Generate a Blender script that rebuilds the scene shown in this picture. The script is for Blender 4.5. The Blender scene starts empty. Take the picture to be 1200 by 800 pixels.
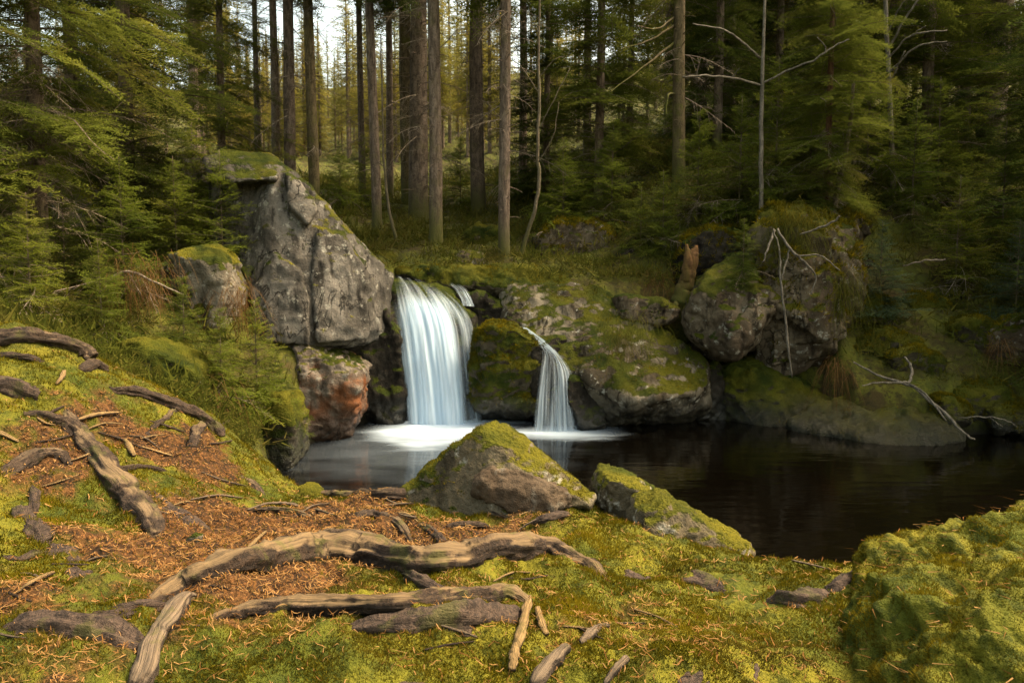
import bpy, bmesh, math, random
import numpy as np
from mathutils import Vector, Matrix

random.seed(5)
RNG = np.random.default_rng(11)
C = bpy.context.scene.collection
SC = bpy.context.scene

# ------------------------------------------------------------------ view geometry
CAMZ = 2.5
FPX = 800.0
PITCH = math.atan(60 / 800)
CP, SP = math.cos(PITCH), math.sin(PITCH)

def P(u, v, d):
    """world point seen at photo position (u, v) standing d metres ahead"""
    a = (u - 600) / FPX
    b = -(v - 400) / FPX
    k = d / (CP + b * SP)
    return np.array([a * k, d, CAMZ + (-SP + b * CP) * k])

def water_pt(u, v):
    a = (u - 600) / FPX
    b = -(v - 400) / FPX
    k = CAMZ / (SP - b * CP)
    return (a * k, (CP + b * SP) * k)

# ------------------------------------------------------------------ noise
_perm = np.concatenate([RNG.permutation(256)] * 2)
_grad = RNG.normal(size=(256, 3)); _grad /= np.linalg.norm(_grad, axis=1)[:, None]

def perlin(p):
    p = np.asarray(p, float)
    i = np.floor(p).astype(int); f = p - i; i &= 255
    w = f * f * f * (f * (f * 6 - 15) + 10)
    out = 0
    for dx in (0, 1):
        for dy in (0, 1):
            for dz in (0, 1):
                h = _perm[_perm[_perm[(i[:, 0] + dx) & 255] + ((i[:, 1] + dy) & 255)] + ((i[:, 2] + dz) & 255)]
                g = _grad[h]
                dd = (g[:, 0] * (f[:, 0] - dx) + g[:, 1] * (f[:, 1] - dy) + g[:, 2] * (f[:, 2] - dz))
                ww = (w[:, 0] if dx else 1 - w[:, 0]) * (w[:, 1] if dy else 1 - w[:, 1]) * (w[:, 2] if dz else 1 - w[:, 2])
                out = out + dd * ww
    return out * 1.6

def fbm(p, oct=4, gain=0.5, lac=2.03):
    p = np.asarray(p, float); a = 1.0; s = 0
    for k in range(oct):
        s = s + a * perlin(p + 17.3 * k); p = p * lac; a *= gain
    return s

def ridged(p, oct=4, gain=0.5):
    p = np.asarray(p, float); a = 1.0; s = 0
    for k in range(oct):
        s = s + a * (1 - 2 * np.abs(perlin(p + 9.1 * k))); p = p * 2.07; a *= gain
    return s

def xyz(x, y, z=0.0):
    x = np.asarray(x, float)
    return np.stack([x, np.broadcast_to(np.asarray(y, float), x.shape), np.broadcast_to(np.asarray(z, float), x.shape)], 1)

def sstep(a, b, x):
    t = np.clip((x - a) / (b - a), 0, 1); return t * t * (3 - 2 * t)

# ------------------------------------------------------------------ terrain
CTRL = [  # photo position and distance of points on the ground
 (0,388,4.5),(60,398,4.5),(125,432,4.6),(200,472,4.6),(260,512,4.6),(300,557,4.5),(330,577,4.5),(400,583,4.4),(470,580,4.3),
 (560,588,4.2),(690,590,4.0),(740,618,3.8),(800,642,3.5),(890,659,3.2),(960,666,3.1),(1010,668,3.0),(1100,680,2.9),
 (600,800,1.83),(600,700,2.4),(600,640,3.2),(0,800,1.7),(100,700,2.2),(0,600,2.8),(0,480,3.6),(100,500,3.8),(200,530,4.0),(200,610,3.2),
 (300,640,2.9),(400,800,1.8),(400,690,2.45),(1000,760,2.2),(800,700,2.7),(800,800,1.85),(1200,760,2.2),(-200,560,2.8),(-200,380,4.5),(1400,760,2.2),
 (60,425,6.5),(180,475,6.5),(260,525,7),(-100,360,7),(120,400,9),(250,440,9.5),(330,495,10),(300,385,11.5),(200,330,11.5),(60,310,11),(0,300,11),
 (-150,290,11),(0,250,16),(150,250,16),(250,240,18),(300,205,24),(-150,220,20),
 (455,325,14.2),(520,325,14.2),(600,318,14.6),(700,325,14.8),(500,300,15),(511,297,16),(443,278,18),(430,238,24),(370,228,26),(560,258,22),(592,307,15.3),
 (680,300,16),(700,265,18),(790,225,17.5),(780,330,14.6),(850,245,16),(960,235,15.5),(900,300,15),(1000,330,14.5),(1060,350,14),(1155,188,24),(1040,410,12.8),(1100,420,12.5),
 (1100,350,14),(1100,490,11.4),(1200,480,11.8),(1200,370,13.5),(1200,260,20),(1350,380,14),(1350,200,22),
 (430,205,45),(600,190,42),(300,190,45),(0,205,45),(900,140,42),(1200,130,42),(-150,190,45),(1350,120,42),
 (430,150,110),(0,150,110),(900,100,110),(1200,90,110),(430,110,300),(0,110,300),(900,70,300),(1200,60,300),
]
def warp(x, y):
    r = np.hypot(x, y); th = np.arctan2(x, y)
    lim = math.radians(60)
    at = np.abs(th)
    th2 = np.where(at <= lim, th, np.sign(th) * lim * (math.pi - at) / (math.pi - lim))
    return np.stack([th2 * 1.3, np.log(r + 0.8)], -1)

_cw = np.array([P(*c) for c in CTRL])
_ck = warp(_cw[:, 0], _cw[:, 1])
def _phi(a, b):
    d2 = ((a[:, None, :] - b[None]) ** 2).sum(-1)
    return 0.5 * d2 * np.log(d2 + 1e-12)
_n = len(_ck)
_A = np.zeros((_n + 3, _n + 3))
_A[:_n, :_n] = _phi(_ck, _ck) + np.eye(_n) * 2e-3
_A[:_n, _n] = 1; _A[:_n, _n + 1:] = _ck; _A[_n, :_n] = 1; _A[_n + 1:, :_n] = _ck.T
_W = np.linalg.solve(_A, np.concatenate([_cw[:, 2], [0, 0, 0]]))
def T(x, y):
    q = warp(x, y); out = np.empty(len(q))
    for s in range(0, len(q), 40000):
        k = q[s:s + 40000]
        out[s:s + 40000] = _phi(k, _ck) @ _W[:_n] + _W[_n] + k @ _W[_n + 1:]
    return out

SHORE = [(-3.25,8.6),(-2.7,7.0),(-2.1,5.7),(-1.6,5.0),(-.7,4.75),(.1,4.8),(.6,4.5),(.95,4.05),(1.3,3.65),(1.75,3.3),(3,2.9),(8,2.6),(15,3.2),(16,12.8)] + \
        [(water_pt(u, v)[0], water_pt(u, v)[1] + back) for u, v, back in [(1200,508,.3),(1130,513,.4),(1040,518,.6),(1000,503,1.0),(860,488,1.2),(830,490,1.2),(720,500,1.5),(680,502,1.7),(560,496,1.6),(450,496,1.6),(425,499,1.0),(372,509,.5),(335,529,.2),(305,553,.2)]]
SHORE = np.array(SHORE)
def pool_sd(x, y):
    """distance to the shore, positive inside the pool"""
    p = np.stack([x, y], -1); best = np.full(len(p), 1e9); inside = np.zeros(len(p), bool)
    m = len(SHORE)
    for i in range(m):
        a, b = SHORE[i], SHORE[(i + 1) % m]
        e = b - a; w = p - a
        t = np.clip((w @ e) / (e @ e), 0, 1)
        best = np.minimum(best, ((w - t[:, None] * e) ** 2).sum(1))
        c = ((a[1] > p[:, 1]) != (b[1] > p[:, 1])) & (p[:, 0] < (b[0] - a[0]) * (p[:, 1] - a[1]) / (b[1] - a[1] + 1e-12) + a[0])
        inside ^= c
    return np.where(inside, 1, -1) * np.sqrt(best)

def H(x, y):
    x = np.atleast_1d(np.asarray(x, float)); y = np.atleast_1d(np.asarray(y, float))
    z = T(x, y); r = np.hypot(x, y)
    bk = sstep(math.radians(65), math.radians(120), np.abs(np.arctan2(x, y))) * sstep(1.2, 5, r)
    z = z * (1 - bk) + 0.9 * bk
    near = 1 - sstep(5.0, 8.0, r)
    q = xyz(x, y, 0)
    lump = near * (0.065 * fbm(q * 1.9, 3) + 0.034 * fbm(q * 6 + 3, 4)) + (1 - near) * (0.16 * fbm(q * 0.9 + 5, 4) + 0.05 * ridged(q * 2.2, 3)) * np.clip(r / 14, 0.5, 2.5)
    z = z + lump
    sd = pool_sd(x, y) + 0.12 * fbm(q * 1.6 + 40, 3)
    c = sstep(-0.12, 0.55, sd)
    return z * (1 - c) + c * (-0.7)

def hit(u, v, dmax=40):
    """point of the ground seen at photo position (u, v)"""
    a = (u - 600) / FPX; b = -(v - 400) / FPX
    d = np.concatenate([np.arange(1.2, 7, 0.01), np.arange(7, dmax, 0.05)])
    k = d / (CP + b * SP)
    px, pz = a * k, CAMZ + (-SP + b * CP) * k
    h = H(px, d)
    w = np.nonzero(pz <= h)[0]
    i = w[0] if len(w) else len(d) - 1
    return np.array([px[i], d[i], h[i]])

# ------------------------------------------------------------------ object helpers
def mesh_from(name, verts, faces, mats=(), midx=None, smooth=True, attrs=None):
    me = bpy.data.meshes.new(name)
    verts = np.asarray(verts, np.float32); faces = np.asarray(faces, np.int32)
    n, k = faces.shape
    me.vertices.add(len(verts)); me.vertices.foreach_set('co', verts.ravel())
    me.loops.add(n * k); me.loops.foreach_set('vertex_index', faces.ravel())
    me.polygons.add(n)
    me.polygons.foreach_set('loop_start', np.arange(0, n * k, k, dtype=np.int32))
    me.polygons.foreach_set('use_smooth', np.full(n, smooth, bool))
    for m in mats: me.materials.append(m)
    if midx is not None: me.polygons.foreach_set('material_index', np.asarray(midx, np.int32))
    for an, av in (attrs or {}).items():
        at = me.attributes.new(an, 'FLOAT', 'POINT'); at.data.foreach_set('value', np.asarray(av, np.float32))
    me.update(calc_edges=True); me.validate()
    return me

def link(name, me, parent=None, loc=(0, 0, 0), rotz=0.0, scale=1.0):
    o = bpy.data.objects.new(name, me); C.objects.link(o)
    o.location = loc; o.rotation_euler = (0, 0, rotz)
    o.scale = (scale,) * 3 if np.isscalar(scale) else scale
    if parent is not None: o.parent = parent
    return o

def tag(o, label=None, cat=None, group=None, kind=None):
    if label: o['label'] = label
    if cat: o['category'] = cat
    if group: o['group'] = group
    if kind: o['kind'] = kind
    return o

class Geo:
    def __init__(s): s.v = []; s.f = []; s.m = []; s.n = 0
    def add(s, v, f, m=0):
        v = np.asarray(v, float).reshape(-1, 3); f = np.asarray(f, int)
        s.v.append(v); s.f.append(f + s.n); s.m.append(np.full(len(f), m)); s.n += len(v)
    def data(s): return np.concatenate(s.v), np.concatenate(s.f), np.concatenate(s.m)
    def mesh(s, name, mats, smooth=False):
        v, f, m = s.data(); return mesh_from(name, v, f, mats, m, smooth)

def spline(pts, n):
    pts = np.asarray(pts, float)
    q = np.concatenate([[2 * pts[0] - pts[1]], pts, [2 * pts[-1] - pts[-2]]])
    t = np.linspace(0, len(pts) - 1 - 1e-9, n); i = t.astype(int); f = (t - i)[:, None]
    a, b, c, d = q[i], q[i + 1], q[i + 2], q[i + 3]
    return 0.5 * (2 * b + (c - a) * f + (2 * a - 5 * b + 4 * c - d) * f ** 2 + (3 * b - a - 3 * c + d) * f ** 3)

def tube(pts, rad, sides=6, cap=True):
    pts = np.asarray(pts, float); n = len(pts); rad = np.broadcast_to(np.asarray(rad, float), (n,))
    tg = np.gradient(pts, axis=0); tg /= np.linalg.norm(tg, axis=1)[:, None] + 1e-9
    ref = np.array([0.13, 0.31, 0.94]) if abs(tg[:, 2].mean()) < 0.8 else np.array([0.9, 0.3, 0.1])
    s = np.cross(tg, ref); s /= np.linalg.norm(s, axis=1)[:, None] + 1e-9
    w = np.cross(s, tg)
    a = np.arange(sides) * 2 * math.pi / sides
    v = pts[:, None] + rad[:, None, None] * (np.cos(a)[None, :, None] * s[:, None] + np.sin(a)[None, :, None] * w[:, None])
    i = np.arange(n - 1)[:, None] * sides; j = np.arange(sides)[None]; j2 = (j + 1) % sides
    A, B, D, E = (i + j).ravel(), (i + j2).ravel(), (i + sides + j2).ravel(), (i + sides + j).ravel()
    f = np.concatenate([np.stack([A, B, D], 1), np.stack([A, D, E], 1)])
    v = v.reshape(-1, 3)
    if cap:
        e = []
        for base, flip in ((0, True), ((n - 1) * sides, False)):
            for k in range(1, sides - 1):
                e.append((base, base + k + 1, base + k) if flip else (base, base + k, base + k + 1))
        f = np.concatenate([f, np.array(e)])
    return v, f

# ------------------------------------------------------------------ materials
class N:
    """thin node-tree writer"""
    def __init__(s, name):
        s.m = bpy.data.materials.new(name); s.m.use_nodes = True
        s.t = s.m.node_tree; s.t.nodes.clear()
        s.out = s.t.nodes.new('ShaderNodeOutputMaterial')
    def n(s, typ, ins=None, **props):
        nd = s.t.nodes.new('ShaderNode' + typ)
        for k, v in props.items(): setattr(nd, k, v)
        for k, v in (ins or {}).items(): s.set(nd.inputs[k], v)
        return nd
    def set(s, sock, v):
        if isinstance(v, bpy.types.NodeSocket): s.t.links.new(v, sock)
        elif isinstance(v, bpy.types.Node): s.t.links.new(v.outputs[0], sock)
        else:
            if isinstance(v, tuple) and len(v) == 3 and sock.type == 'RGBA': v = v + (1,)
            sock.default_value = v
    def math(s, op, a, b=0.0, clamp=False): return s.n('Math', {0: a, 1: b}, operation=op, use_clamp=clamp).outputs[0]
    def mix(s, f, a, b): 
        nd = s.n('MixRGB', {'Fac': f, 'Color1': a, 'Color2': b}); return nd.outputs[0]
    def noise(s, vec, scale, detail=4.0, rough=0.55, dist=0.0):
        return s.n('TexNoise', {'Vector': vec, 'Scale': scale, 'Detail': detail, 'Roughness': rough, 'Distortion': dist}).outputs['Fac']
    def ramp(s, f, a, b): return s.n('MapRange', {'Value': f, 'From Min': a, 'From Max': b}, interpolation_type='SMOOTHSTEP').outputs[0]
    def map(s, vec, scale, rot=(0, 0, 0)): return s.n('Mapping', {'Vector': vec, 'Scale': scale, 'Rotation': rot}).outputs[0]
    def obj(s): return s.n('TexCoord').outputs['Object']
    def pos(s): return s.n('NewGeometry').outputs['Position']
    def attr(s, name): return s.n('Attribute', attribute_name=name).outputs['Fac']
    def rand(s): return s.n('ObjectInfo').outputs['Random']
    def bump(s, h, strength, dist): return s.n('Bump', {'Height': h, 'Strength': strength, 'Distance': dist}).outputs[0]
    def bsdf(s, col, rough=0.8, normal=None, **kw):
        ins = {'Base Color': col, 'Roughness': rough}
        if normal is not None: ins['Normal'] = normal
        for k, v in kw.items(): ins[k.replace('_', ' ')] = v
        return s.n('BsdfPrincipled', ins)
    def done(s, sh): s.t.links.new(sh.outputs[0], s.out.inputs[0]); return s.m

MOSS_D, MOSS_M, MOSS_Y = (0.020, 0.030, 0.004), (0.060, 0.070, 0.007), (0.135, 0.120, 0.010)

def rock_mat(name, stone=(0.17, 0.155, 0.135), light=(0.34, 0.32, 0.29), moss=0.5, rust=0.0, dark=0.4, lichen=0.5, yellow=0.5, cracks=.8):
    b = N(name); p = b.obj(); w = b.n('NewGeometry')
    pos = w.outputs['Position']
    n1 = b.noise(p, 1.3, 6, 0.62, 0.4); n2 = b.noise(p, 6.5, 6, 0.65); n3 = b.noise(p, 28, 4, 0.7)
    st = b.noise(b.map(p, (3.2, 3.2, 0.55), (0.25, 0.5, 0)), 1.6, 5, 0.6)
    col = b.mix(b.ramp(n1, 0.40, 0.62), stone, light)
    col = b.mix(b.ramp(st, 0.5, 0.68), col, tuple(c * 0.42 for c in stone))
    col = b.mix(b.math('MULTIPLY', b.ramp(n2, 0.56, 0.66), lichen), col, (0.33, 0.32, 0.27))
    col = b.mix(b.math('MULTIPLY', b.ramp(n3, 0.5, 0.7), 0.45), col, tuple(c * 0.4 for c in stone))
    if rust:
        low = b.math('SUBTRACT', 1.25, b.math('MULTIPLY', b.n('SeparateXYZ', {0: pos}).outputs[2], .75))
        col = b.mix(b.math('MULTIPLY', b.ramp(b.math('ADD', b.noise(p, 2.2, 5), b.math('MULTIPLY', low, .35)), 0.58, 0.80), rust), col, (0.15, 0.050, 0.014))
    ck = b.noise(b.map(p, (1.0, 1.0, .7), (.4, .3, .2)), 1.5, 7, 0.58, 0.6)
    crack = b.math('SUBTRACT', 1.0, b.ramp(b.math('ABSOLUTE', b.math('SUBTRACT', ck, 0.5)), 0.0, 0.016))
    crack = b.math('MULTIPLY', crack, b.math('MULTIPLY', b.ramp(b.noise(p, 1.1, 3), .45, .6), cracks))
    col = b.mix(crack, col, tuple(c * 0.22 for c in stone))
    nz = b.n('SeparateXYZ', {0: w.outputs['Normal']}).outputs[2]
    zz = b.n('SeparateXYZ', {0: pos}).outputs[2]
    mm = b.math('ADD', b.math('MULTIPLY', nz, 0.55), b.math('MULTIPLY', b.noise(p, 1.9, 5, 0.65), 1.25))
    mm = b.math('ADD', mm, b.math('MULTIPLY', n2, 0.35))
    lo = 1.55 - moss * 1.05
    mk = b.ramp(mm, lo, lo + 0.16)
    mc = b.mix(b.ramp(b.noise(pos, 3.1, 4), 0.36, 0.66), MOSS_D, MOSS_M)
    mc = b.mix(b.math('MULTIPLY', b.ramp(b.noise(pos, 1.1, 3), 0.42, 0.64), yellow), mc, MOSS_Y)
    mc = b.mix(b.math('MULTIPLY', b.ramp(b.noise(pos, 40, 3), 0.45, 0.7), 0.5), mc, MOSS_D)
    # wet, algae-dark stone along the waterline
    wet = b.math('SUBTRACT', 1.0, b.ramp(b.math('ADD', zz, b.math('MULTIPLY', n1, -0.9)), -0.35, 0.25))
    col = b.mix(mk, col, mc)
    col = b.mix(b.math('MULTIPLY', wet, 0.8), col, (0.012, 0.012, 0.008))
    h = b.math('ADD', b.math('MULTIPLY', n2, 0.6), b.math('MULTIPLY', n3, 0.35))
    h = b.math('SUBTRACT', h, b.math('MULTIPLY', crack, .5))
    h = b.math('ADD', h, b.math('MULTIPLY', mk, b.math('MULTIPLY', b.noise(pos, 45, 3, 0.7), 1.0)))
    ro = b.math('SUBTRACT', 0.85, b.math('MULTIPLY', wet, 0.5))
    return b.done(b.bsdf(col, ro, b.bump(h, 1.0, 0.06), Specular_IOR_Level=b.math('ADD', .08, b.math('MULTIPLY', wet, .4))))

M = {}
M['mossbed'] = rock_mat('thick_moss', (0.05, 0.042, 0.006), (0.08, 0.066, 0.008), moss=-.4, yellow=.6, lichen=0)
M['tip'] = rock_mat('speckled_granite', (0.085, 0.070, 0.044), (0.165, 0.142, 0.098), moss=0.52, lichen=.8, yellow=1.0, cracks=.25)
M['bare'] = rock_mat('bark_brown_stone', (0.050, 0.036, 0.024), (0.10, 0.075, 0.050), moss=0.2, lichen=.2, cracks=0)
M['grey'] = rock_mat('grey_granite', (0.056, 0.051, 0.043), (0.135, 0.124, 0.106), moss=0.47, yellow=1.0, lichen=.6)
M['lichen'] = rock_mat('lichen_granite', (0.055, 0.044, 0.029), (0.17, 0.148, 0.108), moss=0.50, lichen=0.9, yellow=0.45)
M['rust'] = rock_mat('rusty_granite', (0.085, 0.068, 0.052), (0.17, 0.145, 0.115), moss=0.36, rust=0.75, lichen=.4)
M['green'] = rock_mat('mossy_granite', (0.04, 0.034, 0.022), (0.08, 0.068, 0.048), moss=0.88, yellow=0.6, lichen=0.2)
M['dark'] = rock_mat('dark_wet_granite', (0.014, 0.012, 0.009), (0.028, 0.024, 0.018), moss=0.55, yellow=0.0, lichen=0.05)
M['brown'] = rock_mat('brown_granite', (0.048, 0.036, 0.023), (0.115, 0.092, 0.062), moss=0.55, lichen=0.5, yellow=0.45)
M['pale'] = rock_mat('pale_granite', (0.095, 0.082, 0.060), (0.19, 0.168, 0.130), moss=0.60, lichen=0.6, yellow=1.0)

def ground_mat():
    b = N('forest_floor'); pos = b.pos(); lit = b.attr('litter'); far = b.attr('far')
    n1 = b.noise(pos, 2.3, 5, 0.6); n2 = b.noise(pos, 14, 5, 0.65); n3 = b.noise(pos, 70, 3, 0.7)
    moss = b.mix(b.ramp(n1, 0.36, 0.64), MOSS_M, MOSS_Y)
    moss = b.mix(b.math('MULTIPLY', b.ramp(n2, 0.46, 0.64), 0.75), moss, MOSS_D)
    soil = b.mix(b.ramp(n2, 0.4, 0.65), (0.020, 0.012, 0.006), (0.075, 0.036, 0.012))
    soil = b.mix(b.math('MULTIPLY', b.ramp(n3, 0.5, 0.66), 0.8), soil, (0.18, 0.080, 0.026))
    fm = b.mix(b.ramp(b.noise(pos, 0.8, 5, 0.65), 0.38, 0.6), (0.040, 0.030, 0.010), (0.050, 0.058, 0.008))
    fm = b.mix(b.math('MULTIPLY', b.ramp(b.noise(pos, 3.5, 5, 0.7), 0.46, 0.62), 0.7), fm, (0.095, 0.098, 0.012))
    fm = b.mix(b.math('MULTIPLY', b.ramp(b.noise(pos, 9, 5, 0.7), 0.5, 0.62), 0.65), fm, (0.014, 0.014, 0.006))
    col = b.mix(lit, moss, soil)
    col = b.mix(far, col, fm)
    zz = b.n('SeparateXYZ', {0: pos}).outputs[2]
    col = b.mix(b.math('SUBTRACT', 1.0, b.ramp(zz, -0.02, 0.35)), col, (0.010, 0.009, 0.006))
    h = b.math('ADD', b.math('MULTIPLY', n2, 0.7), b.math('MULTIPLY', n3, 0.45))
    return b.done(b.bsdf(col, 0.95, b.bump(h, 1.0, 0.035), Specular_IOR_Level=0.15))
M['ground'] = ground_mat()

def leaf_mat(name, cols, trans=0.35, objvar=True, attr=None, brown=0.0, scale=1.2):
    b = N(name)
    f = b.noise(b.pos(), scale, 4, 0.6)
    if objvar: f = b.math('ADD', b.math('MULTIPLY', f, 0.75), b.math('MULTIPLY', b.math('SUBTRACT', b.rand(), 0.5), 0.28))
    if attr: f = b.math('ADD', b.math('MULTIPLY', f, 0.75), b.math('MULTIPLY', b.math('SUBTRACT', b.attr(attr), 0.25), 0.45))
    c = b.mix(b.ramp(f, 0.20, 0.42), cols[0], cols[1])
    c = b.mix(b.ramp(f, 0.42, 0.62), c, cols[2])
    if brown: c = b.mix(b.math('MULTIPLY', b.ramp(b.noise(b.pos(), 0.75, 4, 0.6), 0.52, 0.68), brown), c, (0.085, 0.055, 0.025))
    d = b.n('BsdfDiffuse', {'Color': c}); t = b.n('BsdfTranslucent', {'Color': c})
    return b.done(b.n('MixShader', {0: trans, 1: d.outputs[0], 2: t.outputs[0]}))
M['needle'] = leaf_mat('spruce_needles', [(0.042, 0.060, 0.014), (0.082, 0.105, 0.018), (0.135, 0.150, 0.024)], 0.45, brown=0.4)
M['needle_lit'] = leaf_mat('spruce_needles_painted_sun', [(0.062, 0.080, 0.016), (0.115, 0.135, 0.022), (0.185, 0.185, 0.030)], 0.5, brown=0.5)  # raised colour stands in for light that misses the left spruces
M['needle_far_glow'] = leaf_mat('far_spruce_needles_painted_glow', [(0.080, 0.090, 0.022), (0.150, 0.145, 0.030), (0.25, 0.205, 0.042)], 0.5, brown=0.2, scale=0.25)  # golden sunlit glow of the far wood is painted into this colour
M['needle_young'] = leaf_mat('young_spruce_needles', [(0.060, 0.085, 0.014), (0.120, 0.150, 0.020), (0.190, 0.200, 0.028)], 0.5, brown=0.25)
M['needle_blue'] = leaf_mat('bluish_fir_needles', [(0.04, 0.065, 0.035), (0.07, 0.105, 0.058), (0.10, 0.14, 0.08)], 0.4)
M['moss_blade'] = leaf_mat('moss_fronds', [(0.024, 0.026, 0.003), (0.082, 0.070, 0.005), (0.165, 0.128, 0.008)], 0.35, objvar=False, attr='tint', brown=0.28, scale=1.9)
M['herb'] = leaf_mat('undergrowth', [(0.025, 0.032, 0.007), (0.055, 0.062, 0.010), (0.085, 0.078, 0.016)], 0.35, objvar=False, attr='tint', brown=0.4, scale=0.8)
M['fern'] = leaf_mat('dead_fern', [(0.040, 0.020, 0.008), (0.085, 0.042, 0.016), (0.14, 0.085, 0.035)], 0.3, objvar=False, attr='tint', scale=4)
M['litter'] = leaf_mat('dry_spruce_litter', [(0.075, 0.034, 0.011), (0.150, 0.072, 0.023), (0.235, 0.135, 0.052)], 0.1, objvar=False, attr='tint', scale=4)

def bark_mat(name, a, bb, mossy=0.15, scale=1.0):
    b = N(name); p = b.obj()
    st = b.noise(b.map(p, (9 * scale, 9 * scale, 2.2 * scale)), 1.6, 6, 0.65, 0.5)
    n2 = b.noise(p, 22 * scale, 4, 0.7)
    c = b.mix(b.ramp(st, 0.38, 0.62), a, bb)
    c = b.mix(b.math('MULTIPLY', b.ramp(n2, 0.48, 0.68), 0.6), c, tuple(x * 0.35 for x in a))
    c = b.mix(b.math('MULTIPLY', b.ramp(b.noise(p, 1.7, 5, 0.65), 0.50, 0.66), mossy * 2), c, (0.075, 0.075, 0.012))
    foot = b.math('SUBTRACT', 1.0, b.ramp(b.math('ADD', b.n('SeparateXYZ', {0: p}).outputs[2], b.math('MULTIPLY', st, -1.6)), -.6, .5))
    c = b.mix(b.math('MULTIPLY', foot, min(1.0, mossy * 6)), c, (0.055, 0.058, 0.010))
    r = b.rand()
    c = b.n('HueSaturation', {'Color': c, 'Value': b.math('ADD', 0.75, b.math('MULTIPLY', r, 0.5))}).outputs[0]
    h = b.math('ADD', st, b.math('MULTIPLY', n2, 0.5))
    return b.done(b.bsdf(c, 0.9, b.bump(h, 0.9, 0.03), Specular_IOR_Level=0.2))
M['bark'] = bark_mat('spruce_bark', (0.075, 0.055, 0.040), (0.165, 0.125, 0.095))
M['bark_moss'] = bark_mat('mossy_bark', (0.062, 0.047, 0.022), (0.125, 0.095, 0.050), 0.4)
M['bark_red'] = bark_mat('reddish_bark', (0.075, 0.038, 0.020), (0.13, 0.07, 0.036), 0.05)
M['stumpwood'] = bark_mat('rotten_orange_wood', (0.075, 0.040, 0.016), (0.15, 0.080, 0.030), 0.3)
M['bark_pale'] = bark_mat('pale_bark', (0.085, 0.068, 0.042), (0.16, 0.13, 0.085), 0.15)
M['twig'] = bark_mat('dead_twigs', (0.12, 0.092, 0.066), (0.24, 0.195, 0.15), 0.0)
M['twig_white'] = bark_mat('bleached_twigs', (0.070, 0.061, 0.047), (0.150, 0.130, 0.102), 0.0)

def root_mat(name, pale, bark, strip):
    b = N(name); s = b.attr('along'); a = b.attr('round'); p = b.obj()
    v = b.n('CombineXYZ', {0: b.math('MULTIPLY', s, 2.2), 1: b.math('MULTIPLY', a, 1.0), 2: 0.0}).outputs[0]
    grain = b.noise(b.map(v, (1.2, 26, 1)), 1.0, 6, 0.6, 0.6)
    flak = b.noise(b.map(v, (9, 9, 1)), 1.3, 5, 0.7)
    fine = b.noise(p, 60, 4, 0.7)
    wood = b.mix(b.ramp(grain, 0.34, 0.66), tuple(c * 0.5 for c in pale), pale)
    wood = b.mix(b.math('MULTIPLY', b.ramp(grain, 0.66, 0.8), 0.6), wood, tuple(min(c * 1.4, .6) for c in pale))
    brk = b.mix(b.ramp(flak, 0.38, 0.62), tuple(c * 0.3 for c in bark), bark)
    brk = b.mix(b.math('MULTIPLY', b.ramp(fine, 0.5, 0.66), 0.5), brk, tuple(c * 1.8 for c in bark))
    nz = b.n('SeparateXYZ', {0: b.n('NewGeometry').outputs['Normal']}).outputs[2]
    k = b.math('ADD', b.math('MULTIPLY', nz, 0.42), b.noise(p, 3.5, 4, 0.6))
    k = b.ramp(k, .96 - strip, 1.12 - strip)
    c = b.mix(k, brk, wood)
    ms = b.math('MULTIPLY', b.ramp(b.noise(p, 5, 4, 0.65), 0.55, 0.66), 0.55)
    c = b.mix(ms, c, (0.060, 0.062, 0.010))
    h = b.math('ADD', b.math('MULTIPLY', grain, 0.7), b.math('MULTIPLY', b.math('SUBTRACT', 1.0, k), b.math('ADD', flak, fine)))
    return b.done(b.bsdf(c, 0.8, b.bump(h, 1.0, 0.016), Specular_IOR_Level=0.25))
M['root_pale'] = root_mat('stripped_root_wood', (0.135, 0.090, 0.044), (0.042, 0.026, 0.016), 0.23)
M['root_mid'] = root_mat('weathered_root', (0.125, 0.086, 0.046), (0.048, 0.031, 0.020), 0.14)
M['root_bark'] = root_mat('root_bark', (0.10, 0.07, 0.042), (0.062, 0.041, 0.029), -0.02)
M['stick'] = root_mat('pale_stick_wood', (0.26, 0.17, 0.070), (0.08, 0.05, 0.03), 0.5)
M['stick_grey'] = root_mat('grey_stick_wood', (0.15, 0.11, 0.072), (0.06, 0.042, 0.028), 0.34)

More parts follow.
